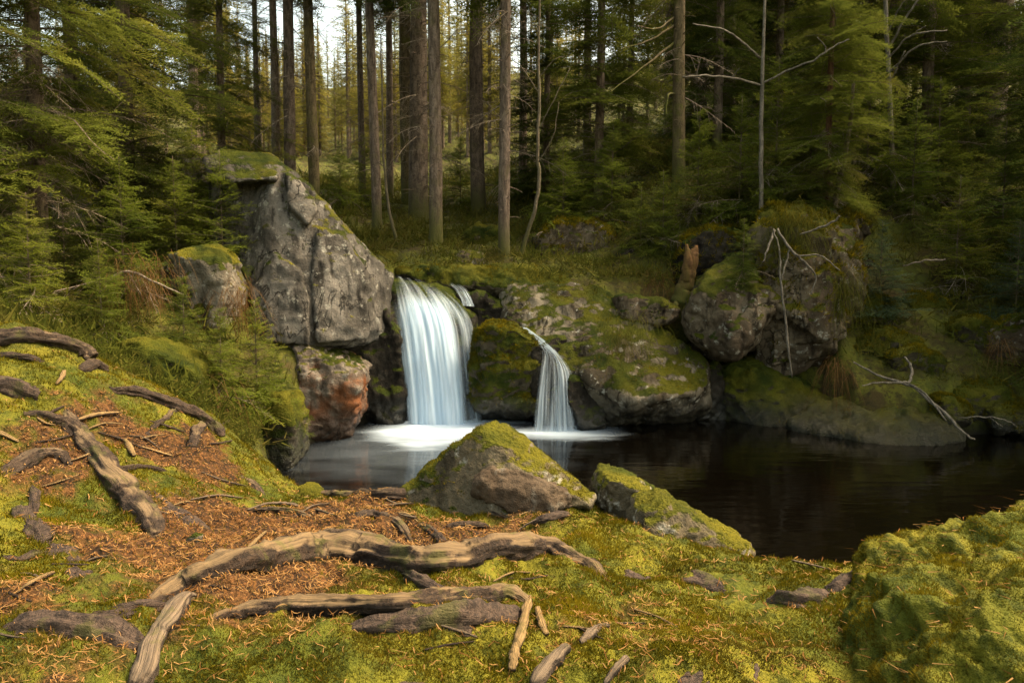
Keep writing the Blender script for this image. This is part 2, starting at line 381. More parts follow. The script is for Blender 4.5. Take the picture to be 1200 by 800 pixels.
def pool_mat():
    b = N('pool_water'); pos = b.pos()
    def near(cx, cy, ax, ay, w=0.0):
        d = b.n('VectorMath', {0: b.map(b.n('VectorMath', {0: pos, 1: (-cx, -cy, 0)}, operation='ADD').outputs[0], (1 / ax, 1 / ay, 0))}, operation='LENGTH').outputs['Value']
        return d
    ns = b.noise(b.map(pos, (0.9, 2.2, 1)), 0.9, 3, 0.5, 0.3)
    jit = b.math('MULTIPLY', b.math('SUBTRACT', ns, 0.5), 0.9)
    core = b.math('POWER', b.math('SUBTRACT', 1.0, b.ramp(b.math('ADD', near(-1.2, 12.4, 1.75, 2.3), jit), 0.1, 1.2)), 1.7)
    wide = b.math('MULTIPLY', b.math('SUBTRACT', 1.0, b.ramp(b.math('ADD', near(-1.4, 11.0, 2.6, 2.8), jit), 0.1, 1.1)), 0.07)
    sec = b.math('MULTIPLY', b.math('SUBTRACT', 1.0, b.ramp(b.math('ADD', near(0.8, 11.9, 1.25, 0.75), jit), 0.1, 1.15)), 0.6)
    f = b.math('MAXIMUM', b.math('MAXIMUM', core, sec), wide)
    h = b.noise(b.map(pos, (0.7, 2.5, 1)), 1.6, 3, 0.5)
    nrm = b.bump(h, 0.18, 0.05)
    w = b.bsdf((0.0012, 0.0009, 0.0005), 0.08, nrm, IOR=1.33)
    foam = b.bsdf((0.58, 0.72, 0.86), 0.7)
    return b.done(b.n('MixShader', {0: f, 1: w.outputs[0], 2: foam.outputs[0]}))
M['pool'] = pool_mat()

def fall_mat(name, dens, gap):
    b = N(name); s = b.attr('across'); t = b.attr('down'); ly = b.attr('layer'); e = b.attr('thin')
    v = b.n('CombineXYZ', {0: s, 1: t, 2: ly}).outputs[0]
    st = b.noise(b.map(v, (12, 0.6, 5)), 1.0, 3, 0.45, 0.15)
    br = b.noise(b.map(v, (5.5, 0.9, 3)), 1.0, 3, 0.55, 0.3)
    a = b.math('ADD', b.math('MULTIPLY', st, 0.6), b.math('MULTIPLY', br, 0.9))
    a = b.math('ADD', a, b.math('MULTIPLY', t, 0.16))
    a = b.math('ADD', a, dens)
    a = b.ramp(b.math('SUBTRACT', a, e), 0.66, 1.25)
    c = b.mix(b.ramp(st, 0.35, 0.65), (0.52, 0.67, 0.80), (0.80, 0.90, 0.97))
    d = b.n('BsdfDiffuse', {'Color': c}); tr = b.n('BsdfTranslucent', {'Color': c})
    w = b.n('MixShader', {0: 0.45, 1: d.outputs[0], 2: tr.outputs[0]})
    z = b.n('BsdfTransparent')
    return b.done(b.n('MixShader', {0: a, 1: z.outputs[0], 2: w.outputs[0]}))
M['fall'] = fall_mat('falling_water', 0.10, 0)
M['fall_thin'] = fall_mat('thin_falling_water', -0.02, 0)

#@@SETTING
# ------------------------------------------------------------------ ground sheet
LITTER = [(270,640,.45,1),(230,600,.3,.9),(310,690,.35,1),(450,612,.35,1),(540,622,.3,1),(380,600,.3,.9),(120,492,.3,.7),(220,545,.28,.9),(60,525,.25,.8),
          (330,610,.3,.8),(40,690,.2,.6),(610,602,.25,.8),(720,745,.2,.5),(20,560,.2,.7),(160,640,.25,.7),(440,580,.25,.8),(560,690,.15,.5),(960,700,.1,.5),(240,510,.25,.7),(60,780,.2,.7)]
_lp = np.array([hit(q[0], q[1]) for q in LITTER])
def litter(x, y):
    s = np.zeros(len(x))
    for (u, v, r, a), p in zip(LITTER, _lp):
        s += a * np.exp(-((x - p[0]) ** 2 + (y - p[1]) ** 2) / (r * r))
    q = xyz(x, y, 0)
    s = s + 0.50 * fbm(q * 3.1 + 11, 4) + 0.06
    s = s + 0.32 * fbm(q * 14 + 2, 3)
    return sstep(0.28, 0.86, s)

def build_ground():
    r = np.concatenate([[0.02, 0.4, 0.8, 1.1], np.arange(1.35, 6.2, 0.0115)])
    g = [r[-1]]
    while g[-1] < 420: g.append(g[-1] * 1.0135)
    r = np.concatenate([r, g[1:]])
    th = np.radians(np.concatenate([np.linspace(-180, -46, 28)[:-1], np.linspace(-46, 46, 560), np.linspace(46, 180, 28)[1:-1]]))
    R, A = np.meshgrid(r, th, indexing='ij')
    x = (R * np.sin(A)).ravel(); y = (R * np.cos(A)).ravel()
    z = H(x, y)
    nr, na = R.shape
    i = np.arange(nr - 1)[:, None] * na; j = np.arange(na)[None]; j2 = (j + 1) % na
    f = np.stack([(i + j).ravel(), (i + na + j).ravel(), (i + na + j2).ravel(), (i + j2).ravel()], 1)
    f = f[:, ::-1]
    far = sstep(4.9, 6.2, np.hypot(x, y))
    me = mesh_from('ground', np.stack([x, y, z], 1), f, [M['ground']], None, True, {'litter': litter(x, y), 'far': far})
    return tag(link('ground', me), 'mossy forest floor strewn with brown spruce litter', kind='structure')
build_ground()

def build_pool():
    c = np.array([3.0, 8.0]); ring = c + (SHORE - c) * 1.04
    ring = np.concatenate([ring, [ring[0]]])
    n = 40; v = [np.array([c[0], c[1], 0.0])]; f = []
    m = len(ring) - 1
    for p in ring[:-1]: v.append(np.array([p[0], p[1], 0.0]))
    for k in range(m): f.append((0, 1 + k, 1 + (k + 1) % m))
    me = mesh_from('water', v, f, [M['pool']], None, False)
    if me.polygons[0].normal.z < 0: me.flip_normals()
    return tag(link('water', me), 'dark brown still pool below the waterfalls', kind='structure')
build_pool()

# ------------------------------------------------------------------ scatter: moss, litter, undergrowth
def blades(p, nrm, h, w, lean, tint, name, mat, label=None, parent=None):
    n = len(p)
    d = nrm + RNG.normal(size=(n, 3)) * lean; d /= np.linalg.norm(d, axis=1)[:, None]
    s = np.cross(d, RNG.normal(size=(n, 3))); s /= np.linalg.norm(s, axis=1)[:, None] + 1e-9
    tri = np.stack([p - s * w[:, None], p + s * w[:, None], p + d * h[:, None]], 1)
    me = mesh_from(name, tri.reshape(-1, 3), np.arange(3 * n).reshape(-1, 3), [mat], None, False, {'tint': np.repeat(tint, 3)})
    o = link(name, me, parent)
    return o

def moss_carpet():
    n = 760000
    th = np.radians(RNG.uniform(-43, 43, n)); r = np.exp(RNG.uniform(math.log(1.5), math.log(6.0), n))
    x, y = r * np.sin(th), r * np.cos(th)
    keep = (RNG.random(n) > litter(x, y) * 0.93) & (pool_sd(x, y) < 0.14)
    q = xyz(x, y, 0)
    keep &= (fbm(q * 2.7 + 31, 3) > -0.55 + 0.3 * RNG.random(n))
    x, y = x[keep], y[keep]; n = len(x)
    z = H(x, y)
    tuft = np.clip(0.5 + 0.9 * fbm(xyz(x, y, 0) * 6 + 77, 3), 0.1, 1.3)
    h = (0.007 + 0.015 * tuft) * RNG.uniform(0.6, 1.3, n) * np.clip(np.hypot(x, y) / 2.6, 0.8, 1.5)
    p = np.stack([x, y, z - 0.004], 1)
    tint = np.clip(0.1 + 0.45 * tuft + RNG.normal(0, 0.16, n), 0, 1)
    o = blades(p, np.tile([[0, 0, 1.0]], (n, 1)), h, h * 0.0 + RNG.uniform(0.0016, 0.0034, n), 0.55, tint, 'moss', M['moss_blade'])
    tag(o, 'yellow green moss carpet on the foreground bank', 'moss', kind='stuff')
moss_carpet()

def needle_litter():
    n = 90000
    th = np.radians(RNG.uniform(-43, 43, n)); r = np.exp(RNG.uniform(math.log(1.5), math.log(5.6), n))
    x, y = r * np.sin(th), r * np.cos(th)
    L = litter(x, y)
    keep = (RNG.random(n) < 0.07 + 0.45 * L ** .8) & (pool_sd(x, y) < 0.1)
    x, y = x[keep], y[keep]; n = len(x); r = np.hypot(x, y)
    ln = RNG.uniform(0.016, 0.05, n); a = RNG.uniform(0, 6.28, n); bend = RNG.normal(0, 0.35, n)
    w = RNG.uniform(0.0009, 0.0019, n) * np.clip(r / 2.5, 0.9, 1.6)
    z0 = H(x, y) + RNG.uniform(0.003, 0.018, n)
    pts = []
    for k, tt in enumerate((-1, -0.33, 0.33, 1)):
        ang = a + bend * tt
        px = x + np.cos(ang) * ln * tt * .5; py = y + np.sin(ang) * ln * tt * .5
        hz = z0 + RNG.normal(0, 0.0035, n) + 0.004 * tt * RNG.choice([-1, 1], n)
        nx, ny = -np.sin(ang), np.cos(ang)
        ww = w * (1.0 if abs(tt) < 0.5 else 0.55)
        pts.append(np.stack([px - nx * ww, py - ny * ww, hz], 1)); pts.append(np.stack([px + nx * ww, py + ny * ww, hz + ww * 0.6], 1))
    v = np.stack(pts, 1).reshape(-1, 3)
    b = np.arange(n)[:, None] * 8
    f = np.concatenate([b + np.array([[0, 1, 3, 2]]), b + np.array([[2, 3, 5, 4]]), b + np.array([[4, 5, 7, 6]])])
    me = mesh_from('fallen_needles', v, f, [M['litter']], None, False, {'tint': np.repeat(RNG.random(n), 8)})
    tag(link('fallen_needles', me), 'orange brown spruce litter lying between the roots', 'litter', kind='stuff')
needle_litter()

def undergrowth():
    n = 9000
    th = np.radians(RNG.uniform(-44, 44, n)); r = np.exp(RNG.uniform(math.log(6.0), math.log(34), n))
    x, y = r * np.sin(th), r * np.cos(th)
    q = xyz(x, y, 0)
    keep = (pool_sd(x, y) < -0.15) & (fbm(q * 0.7 + 3, 3) > -0.35)
    x, y, r = x[keep], y[keep], r[keep]
    z = H(x, y)
    m = 34; n = len(x)
    s = (0.10 + 0.012 * r) * RNG.uniform(0.6, 1.3, n)
    X = np.repeat(x, m) + RNG.normal(0, 1, n * m) * np.repeat(s, m) * 0.8
    Y = np.repeat(y, m) + RNG.normal(0, 1, n * m) * np.repeat(s, m) * 0.8
    Z = np.repeat(z, m) + RNG.uniform(-0.02, 0.35, n * m) * np.repeat(s, m)
    S = np.repeat(s, m)
    tint = np.clip(np.repeat(RNG.random(n), m) * 0.7 + RNG.random(n * m) * 0.3, 0, 1)
    o = blades(np.stack([X, Y, Z], 1), np.tile([[0, 0, 1.0]], (n * m, 1)), S * RNG.uniform(0.5, 1.0, n * m), S * RNG.uniform(0.02, 0.055, n * m), 1.3, tint, 'undergrowth', M['herb'])
    tag(o, 'low green and brown undergrowth on the forest slopes', 'undergrowth', kind='stuff')
undergrowth()
#@@ROCKS
# ------------------------------------------------------------------ rocks
def hull_mesh(groups, voxel):
    bm = bmesh.new()
    for pts in groups:
        vs = [bm.verts.new(p) for p in pts]
        r = bmesh.ops.convex_hull(bm, input=vs, use_existing_faces=False)
        dead = list({e for e in r['geom_interior'] + r['geom_unused'] if isinstance(e, bmesh.types.BMVert) and e.is_valid})
        bmesh.ops.delete(bm, geom=dead, context='VERTS')
    bmesh.ops.recalc_face_normals(bm, faces=bm.faces)
    me = bpy.data.meshes.new('tmp'); bm.to_mesh(me); bm.free()
    o = bpy.data.objects.new('tmp', me); C.objects.link(o)
    md = o.modifiers.new('r', 'REMESH'); md.mode = 'VOXEL'; md.voxel_size = voxel
    dg = bpy.context.evaluated_depsgraph_get(); dg.update()
    ev = o.evaluated_get(dg); em = ev.to_mesh()
    v = np.empty(len(em.vertices) * 3); em.vertices.foreach_get('co', v); v = v.reshape(-1, 3)
    nq = len(em.polygons); ls = np.empty(len(em.loops), np.int32); em.loops.foreach_get('vertex_index', ls)
    tot = np.empty(nq, np.int32); em.polygons.foreach_get('loop_total', tot)
    f = ls.reshape(-1, 4) if (tot == 4).all() else None
    if f is None:
        st = np.empty(nq, np.int32); em.polygons.foreach_get('loop_start', st)
        f = np.stack([ls[st], ls[st + 1], ls[st + 2], ls[st + np.minimum(3, tot - 1)]], 1)[tot == 4]
    ev.to_mesh_clear(); bpy.data.objects.remove(o); bpy.data.meshes.remove(me)
    return v, f

def vnormals(v, f):
    a = np.cross(v[f[:, 2]] - v[f[:, 0]], v[f[:, 3]] - v[f[:, 1]]) if f.shape[1] == 4 else np.cross(v[f[:, 1]] - v[f[:, 0]], v[f[:, 2]] - v[f[:, 0]])
    n = np.zeros_like(v)
    for k in range(f.shape[1]): np.add.at(n, f[:, k], a)
    return n / (np.linalg.norm(n, axis=1)[:, None] + 1e-12)

def relax(v, f, it):
    for _ in range(it):
        s = np.zeros_like(v); c = np.zeros(len(v))
        for k in range(4):
            a, b = f[:, k], f[:, (k + 1) % 4]
            np.add.at(s, a, v[b]); np.add.at(c, a, 1)
        v = v * 0.4 + 0.6 * s / np.maximum(c, 1)[:, None]
    return v

def ring(outline, d, th, fr=0.85, bk=0.85, mid=0.28):
    """front, middle and back rings of a stone whose outline is seen in the photo at distance d"""
    o = [(q + (0,))[:3] for q in outline]
    cu = sum(q[0] for q in o) / len(o); cv = sum(q[1] for q in o) / len(o)
    pts = []
    for u, v, dd in o:
        pts.append(P(u, v, d + dd + mid * th))
        pts.append(P(cu + (u - cu) * fr, cv + (v - cv) * fr, d + dd))
        b = P(u, v, d + dd + mid * th); c = P(cu, cv, d + mid * th)
        q = c + (b - c) * bk; q[1] = d + dd + th; pts.append(q)
    return pts

def rock(label, parts, mat, voxel=0.034, rough=1.0, name='boulder', cat='boulder', group=None, soft=2, seed=0, moss=None, facets=7, strata=.8, cush=0):
    """parts: list of (outline, distance, thickness) or of explicit 3-D point lists"""
    groups = [ring(*p) if isinstance(p[0], list) else list(p) for p in parts]
    v, f = hull_mesh(groups, voxel)
    v = relax(v, f, soft)
    size = np.linalg.norm(v.max(0) - v.min(0))
    rr = np.random.default_rng(900 + seed)
    for _ in range(facets):
        dn = rr.normal(size=3) * np.array([1, 1.2, .9]); dn /= np.linalg.norm(dn)
        e = v @ dn; m = e.max(); ext = m - e.min()
        v = v - np.maximum(0, e - (m - ext * rr.uniform(.05, .16)))[:, None] * dn * .92
    v = relax(v, f, 1)
    n = vnormals(v, f); q = v + seed * 7.7
    k = size * 0.030 * rough
    fs = 2.6 / size
    dsp = k * (0.55 * fbm(q * fs, 3) + 0.40 * np.minimum(ridged(q * fs * 1.7 + 3, 3), 0.7))
    cr = perlin(np.stack([q[:, 0] * 0.6 + q[:, 2] * 0.5, q[:, 1], q[:, 2] * 1.6 - q[:, 0] * 0.6], 1) * fs * 1.5)
    dsp -= k * 0.5 * min(strata, 1) * np.exp(-(cr / 0.03) ** 2) * sstep(-.1, .3, fbm(q * fs * 2 + 8, 2))
    for sgn in (1, -1):
        ax = rr.normal(size=3) * np.array([1, .6, .8]); ax /= np.linalg.norm(ax)
        t = (q @ ax) * fs * 1.15 + 0.45 * fbm(q * fs * .8 + 3 * sgn, 3); fr = t - np.floor(t)
        dsp += k * strata * (np.where(fr < .88, fr / .88, (1 - fr) / .12) - .5) * sstep(-.35, .2, fbm(q * fs * .9 + 60 * sgn, 2))
    dsp += k * (0.30 * ridged(q * fs * 4.5 + 20, 3) * .6 + 0.50 * fbm(q * fs * 8, 5))
    if cush: dsp = dsp + cush * (.8 * fbm(v * 4 + 3, 3) + .45 * fbm(v * 15 + 8, 4))
    v = v + n * dsp[:, None]
    c = np.array([v[:, 0].mean(), v[:, 1].mean(), v[:, 2].min()])
    me = mesh_from(name, v - c, f, [M[mat]], None, True)
    o = tag(link(name, me, loc=tuple(c)), label, cat, group)
    if moss:
        nb, h0, par = moss
        tr = np.concatenate([f[:, [0, 1, 2]], f[:, [0, 2, 3]]])
        vv = v - c; nn = vnormals(vv, f)
        ar = np.linalg.norm(np.cross(vv[tr[:, 1]] - vv[tr[:, 0]], vv[tr[:, 2]] - vv[tr[:, 0]]), axis=1)
        up = np.clip(nn[tr[:, 0], 2] + par, 0, 1)
        pat = sstep(-0.25, 0.15, fbm(v[tr[:, 0]] * 2.2 + 5, 3) + par * 0.5)
        pat = np.ones_like(pat) if par > .9 else pat
        pr = ar * up * pat; pr /= pr.sum()
        ti = RNG.choice(len(tr), nb, p=pr); w = RNG.dirichlet([1, 1, 1], nb)
        p = (vv[tr[ti]] * w[:, :, None]).sum(1); pn = nn[tr[ti, 0]] + np.array([0, 0, 0.6 if par > .9 else 0.25])
        tuft = np.clip(0.5 + 1.0 * fbm((p + c) * 7 + 9, 3), 0.05, 1.4)
        h = h0 * (0.5 + 0.6 * tuft) * RNG.uniform(0.45, 1.4, nb)
        mo = blades(p - pn * 0.004, pn, h, RNG.uniform(.0013, .0028, nb) if par > .9 else h * RNG.uniform(0.07, 0.14, nb), 0.6, np.clip(0.08 + 0.46 * tuft + RNG.normal(0, .16, nb), 0, 1), 'moss', M['moss_blade'], parent=o)
        mo['kind'] = 'stuff'
        if par > .9:
            kk = RNG.choice(nb, 900, p=np.clip(pn[:, 2], .02, 1) ** 3 / (np.clip(pn[:, 2], .02, 1) ** 3).sum())
            lt = blades(p[kk] + pn[kk] * .014, RNG.normal(size=(900, 3)) * np.array([1, 1, .15]), RNG.uniform(.02, .06, 900), RNG.uniform(.0010, .0020, 900), .1, RNG.random(900), 'fallen_needles', M['litter'], parent=o)
            lt['kind'] = 'stuff'
    return o

# left bank
rock('tall grey leaning boulder with yellow moss, left of the main waterfall',
     [[P(*q) for q in x] for x in [
       [(330,190,12.6),(358,213,12.5),(385,250,12.4),(402,268,12.4),(426,303,12.6),(459,323,13.0),(452,395,12.8),(440,385,12.4),(425,402,12.3),(345,300,11.8),(362,330,11.7),(365,394,11.6),(340,258,12.05),(318,212,12.2),
        (318,300,11.75),(300,345,11.7),(308,398,11.5),(345,410,11.5),(285,232,12.8),(258,275,12.9),(262,335,12.6),(285,402,12.2),(300,182,13.8),(405,270,14.2),(445,405,14),(265,405,13.8),(255,250,14)],
       [(239,184,12.3),(262,177,12.5),(310,180,12.7),(331,191,12.6),(322,210,12.05),(272,213,11.95),(243,202,12.05),(262,177,13.8),(320,182,13.8),(250,205,13.8),(330,215,13.8)],
       [(246,200,12.7),(312,206,12.5),(300,300,12.25),(268,345,12.3),(250,300,12.6),(246,200,13.8),(320,300,13.8),(250,340,13.8)],
       [(366,328,11.68),(374,268,12.0),(402,276,12.15),(426,312,12.25),(441,335,12.5),(430,398,12.1),(372,402,11.5),(366,328,13),(400,270,13.2),(441,340,13.4),(380,400,13)],
       [(322,296,11.66),(352,318,11.62),(360,345,11.55),(362,405,11.3),(308,400,11.35),(294,340,11.6),(326,300,12.8),(350,400,12.8),(297,400,12.8)],
       [(335,203,12.0),(352,213,12.1),(372,245,12.05),(360,262,11.9),(338,240,11.9),(335,203,13),(372,250,13),(345,262,13)]]],
     'grey', voxel=.03, soft=1, seed=1, rough=.36, facets=0, strata=.25)
rock('rust stained rounded boulder at the pool edge under the tall grey boulder', [([(342,402),(372,389),(400,392),(418,415),(425,445),(418,490),(400,520),(360,540),(330,510),(338,440)],11.1,1.6)], 'rust', seed=2)
rock('moss capped boulder with a pale cracked face among young spruces on the left slope', [([(184,300),(205,280),(235,278),(262,300),(272,345),(262,392),(195,392),(180,340)],10.6,1.3)], 'pale', voxel=.04, seed=3)
rock('pale grey boulder half hidden behind the left spruce trunk', [([(58,212),(92,204),(122,214),(128,290),(62,300)],12.8,1.2)], 'pale', seed=4)
rock('low grey stone behind spruce twigs beside the tall leaning boulder', [([(196,182),(225,177),(246,190),(248,215),(200,215)],13.6,1.0)], 'pale', seed=5)
rock('dark mossy stone overhanging the ravine behind the left roots', [([(135,402),(170,395),(235,425),(240,470),(180,480),(140,440)],8.2,1.0)], 'green', seed=6)
rock('tall moss streaked stone standing in the left edge of the pool', [([(300,470),(335,458),(348,490),(345,545),(325,575),(296,570),(285,520)],9.3,1.0)], 'green', seed=7)
# fall ledge
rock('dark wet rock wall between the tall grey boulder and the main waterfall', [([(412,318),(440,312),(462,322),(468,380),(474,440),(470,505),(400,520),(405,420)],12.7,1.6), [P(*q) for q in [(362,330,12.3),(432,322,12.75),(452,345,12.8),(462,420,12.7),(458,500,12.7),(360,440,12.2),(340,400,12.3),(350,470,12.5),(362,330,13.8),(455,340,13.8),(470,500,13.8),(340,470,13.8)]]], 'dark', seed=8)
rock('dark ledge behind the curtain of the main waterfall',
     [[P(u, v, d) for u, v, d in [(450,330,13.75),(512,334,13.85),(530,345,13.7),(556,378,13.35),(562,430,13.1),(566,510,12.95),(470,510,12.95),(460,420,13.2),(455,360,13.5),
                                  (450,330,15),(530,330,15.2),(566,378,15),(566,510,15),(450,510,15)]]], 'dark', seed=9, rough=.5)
rock('flat mossy ledge above the main waterfall', [([(466,320),(500,312),(560,318),(640,316),(690,330),(640,352),(560,352),(510,345)],14.0,1.8)], 'green', seed=10, moss=(9000, .05, 0))
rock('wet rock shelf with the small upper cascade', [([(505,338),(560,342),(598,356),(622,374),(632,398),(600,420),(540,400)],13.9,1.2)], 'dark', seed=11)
rock('bright green mossy rock between the two waterfalls', [([(556,392),(575,376),(604,380),(634,402),(640,432),(628,470),(622,505),(560,505),(552,440)],12.3,1.4)], 'green', seed=12, moss=(26000, .05, .35))
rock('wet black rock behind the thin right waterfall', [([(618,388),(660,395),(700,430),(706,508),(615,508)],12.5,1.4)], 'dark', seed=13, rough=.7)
rock('great rounded boulder with white lichen and moss, right of the thin waterfall',
     [[P(*q) for q in [(600,352,13.7),(640,331,13.9),(690,331,13.9),(730,349,13.5),(782,393,13.2),(826,425,12.9),(532,339,14.15),(575,362,13.75),(604,388,13.3),(640,400,12.85),(672,425,12.4),(690,448,12.1),(740,468,11.8),(800,458,12.0),(829,450,12.4),
       (702,498,12.5),(738,493,12.3),(790,490,12.5),(829,474,12.8),(640,420,13.7),(700,510,14.2),(825,490,14.0),(700,345,15),(800,420,14.6)]]], 'lichen', voxel=.04, soft=1, seed=14, rough=.7, facets=3, strata=.35, moss=(12000, .04, .0))
rock('flat topped brown slab wedged above the great lichen boulder', [([(718,352),(735,345),(775,350),(796,362),(790,378),(760,386),(728,374)],13.2,1.3)], 'brown', seed=15)
rock('small wet boulder under the foot of the great lichen boulder', [([(668,440),(700,445),(712,500),(672,508),(660,480)],12.0,.9)], 'dark', seed=16)
# behind the falls
rock('round mossy boulder behind the lip of the main waterfall', [([(424,300),(440,292),(465,296),(470,318),(430,324)],15.2,.9)], 'green', seed=17)
rock('squat grey stone at the stream edge below the twin trunks', [([(528,300),(545,291),(566,296),(570,312),(530,314)],14.9,.8)], 'lichen', voxel=.035, seed=18)
rock('long low rock on the stream bank behind the falls', [([(465,322),(490,315),(520,320),(518,334),(470,334)],14.3,.8)], 'lichen', voxel=.035, seed=19)
rock('big dark boulder with overgrown top on the far bank', [([(625,280),(650,258),(700,258),(722,275),(716,315),(640,318),(622,305)],16.2,2.2)], 'brown', seed=20, moss=(16000, .08, .0))
rock('narrow upright stone beside the big dark boulder on the far bank', [([(718,298),(740,286),(748,300),(744,330),(716,326)],15.4,.9)], 'dark', seed=21)
rock('mossy boulder under the wavy pale sapling', [([(536,278),(560,262),(590,268),(596,300),(545,305)],17.5,1.4)], 'green', seed=22)
# right bank
rock('angular brown boulder with a pale streaked face on the right bank', [[P(*q) for q in [(808,345,12.9),(826,318,13.4),(870,298,13.6),(910,333,13.0),(914,350,12.6),(862,418,12.3),(850,420,12.4),(820,402,12.7),(803,380,13.0),(840,345,12.5),(890,340,12.6),(862,405,12.2),(870,300,15),(810,340,15),(905,400,14.6),(820,420,14.6)]]], 'brown', seed=23, soft=1, facets=2, rough=.8)
rock('towering cracked rock hung with roots and dry grass on the right bank',      [[P(*q) for q in [(885,262,13.9),(920,240,14.2),(975,238,14.2),(1003,258,13.8),(1006,300,13.2),(985,315,12.8),(930,290,12.7),(885,300,13.1),(990,345,13.3),(1002,362,13.6),(905,360,12.7),(960,370,12.6),(968,405,12.9),(945,428,12.9),(905,428,12.9),(880,370,13.4),
        (1000,250,15.5),(890,250,15.5),(1000,430,15),(890,430,15)]]], 'brown', voxel=.04, soft=1, seed=24, rough=1.0, facets=4, strata=2.0, moss=(22000, .10, .0))
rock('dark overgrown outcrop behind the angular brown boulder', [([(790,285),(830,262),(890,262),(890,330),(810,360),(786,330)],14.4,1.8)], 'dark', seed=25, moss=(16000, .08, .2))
rock('low wet slab along the water under the towering rock', [[P(*q) for q in [(846,428,13.3),(890,416,13.4),(930,438,13.1),(965,466,12.8),(985,488,12.5),(880,440,12.8),(925,462,12.6),(848,470,12.9),(850,500,12.8),(900,500,12.5),(965,504,12.3),(850,520,13),(970,520,12.5),(900,420,14.6),(980,470,14.2),(850,500,14.2)]]], 'green', seed=26, soft=1, facets=2, rough=.9, moss=(9000, .03, -.1))
rock('flat mossy shelf reaching into the pool on the right', [[P(*q) for q in [(985,466,12.4),(1060,459,12.5),(1105,474,12.2),(950,480,12.3),(925,496,12.2),(975,509,11.5),(1040,524,10.9),(1095,521,10.9),(1127,511,11.2),(1030,500,11.2),(1080,500,11.2),(975,540,11.6),(1040,560,11.2),(1095,555,11.2),(1127,540,11.6),(920,520,12.6),(1000,480,13.4),(1120,480,13)]]], 'green', seed=27, soft=1, facets=2, rough=.9, moss=(9000, .03, -.1))
rock('dark block under the great lichen boulder at the water', [([(800,430),(840,425),(858,455),(855,498),(800,496),(790,460)],12.9,1.3)], 'dark', seed=28)
MOSSY = [
 ('moss covered boulder in front of the dark spruces on the far right bank',[(1120,385),(1145,368),(1180,385),(1185,420),(1150,425),(1125,410)],12.6,1.0,'green'),
 ('dark rounded boulder at the right edge of the picture',[(1166,385),(1195,370),(1240,380),(1245,435),(1180,440),(1168,415)],12.2,1.2,'brown'),
 ('broad moss cushion boulder beneath the towering rock',[(1005,400),(1040,385),(1080,395),(1086,430),(1030,440),(1000,425)],12.7,1.0,'green'),
 ('mossy stone above the fallen bare branch',[(1040,415),(1075,405),(1108,420),(1110,455),(1050,455)],12.2,.9,'green'),
 ('mossy boulder behind the tip of the fallen branch',[(1100,450),(1130,438),(1180,448),(1200,480),(1160,500),(1110,485)],11.8,1.0,'green'),
 ('mossy stone on the slope under the bluish fir twigs',[(1060,350),(1090,340),(1120,352),(1118,380),(1065,380)],13.6,.9,'green'),
 ('small mossy stone beside the towering rock foot',[(1000,350),(1020,342),(1050,352),(1052,382),(1005,380)],13.4,.8,'green'),
 ('mossy stone at the waterline near the right edge',[(1150,478),(1180,470),(1230,482),(1230,512),(1160,508)],11.5,.8,'green'),
 ('small mossy lump right of the flat shelf',[(1095,470),(1112,462),(1140,475),(1138,500),(1100,498)],11.4,.7,'green'),
]
for k, (lb, ol, d, th, mt) in enumerate(MOSSY):
    rock(lb, [(ol, d, th)], mt, voxel=.04, seed=30 + k, rough=1.3, moss=(9000, .05, .3))
# foreground
rock('pointed mossy granite rock rising at the tip of the foreground bank',
     [[P(u, v, d) for u, v, d in [(580,493,4.15),(560,505,4.0),(592,500,4.35),(505,538,4.2),(470,575,4.1),(640,540,4.1),(695,580,4.0),(690,592,3.9),(560,545,3.9),(600,540,3.85),
                                  (480,600,4.0),(580,605,3.75),(640,598,3.8),(520,560,4.7),(600,520,4.75),(680,580,4.7),(500,640,4.6),(690,640,4.6)]]], 'tip', voxel=.012, soft=0, seed=50, strata=1.2, rough=.6, facets=0, moss=(14000, .018, -.35))
rock('dark bark brown stone leaning against the pointed foreground rock', [([(555,560),(575,545),(610,550),(650,570),(685,590),(640,604),(570,600),(552,585)],3.72,.4)], 'bare', voxel=.016, seed=51)
rock('grey stone sloping into the water right of the pointed rock', [([(694,566),(705,560),(750,572),(775,585),(800,620),(790,655),(720,650)],3.95,.7)], 'tip', voxel=.016, soft=1, seed=52)
rock('smooth grey boulder sloping down to the bank edge beside the pool', [([(748,600),(780,592),(830,618),(870,640),(896,660),(850,690),(770,668),(745,630)],3.45,.7)], 'tip', voxel=.016, soft=1, seed=53)
rock('small pale stone at the water behind the bank edge', [([(343,574),(358,572),(378,580),(372,594),(345,590)],4.7,.3)], 'pale', voxel=.014, name='stone', cat='stone', seed=54)
rock('tiny speckled grey stone lying in the orange litter', [([(216,634),(226,625),(236,627),(234,637),(222,642)],2.95,.05)], 'pale', voxel=.006, name='stone', cat='stone', seed=55)
rock('big overhanging moss mound in the lower right corner',
     [[P(u, v, d) for u, v, d in [(1012,654,2.65),(1020,640,2.7),(1110,630,2.65),(1200,616,2.55),(1330,614,2.5),(1022,686,2.45),(1100,674,2.3),(1200,672,2.15),(1330,660,2.1),
                                  (1012,775,2.1),(1110,735,1.9),(1200,735,1.8),(1330,735,1.75),(990,860,1.95),(1100,920,1.6),(1330,920,1.5),(1045,672,3.1),(1330,636,3.1),(1030,800,3.1),(1330,800,3.1)]]],
     'ground', voxel=.013, soft=3, seed=56, rough=1.2, facets=0, strata=0, name='mossy_rock', cush=.016, moss=(430000, .015, 1.0))
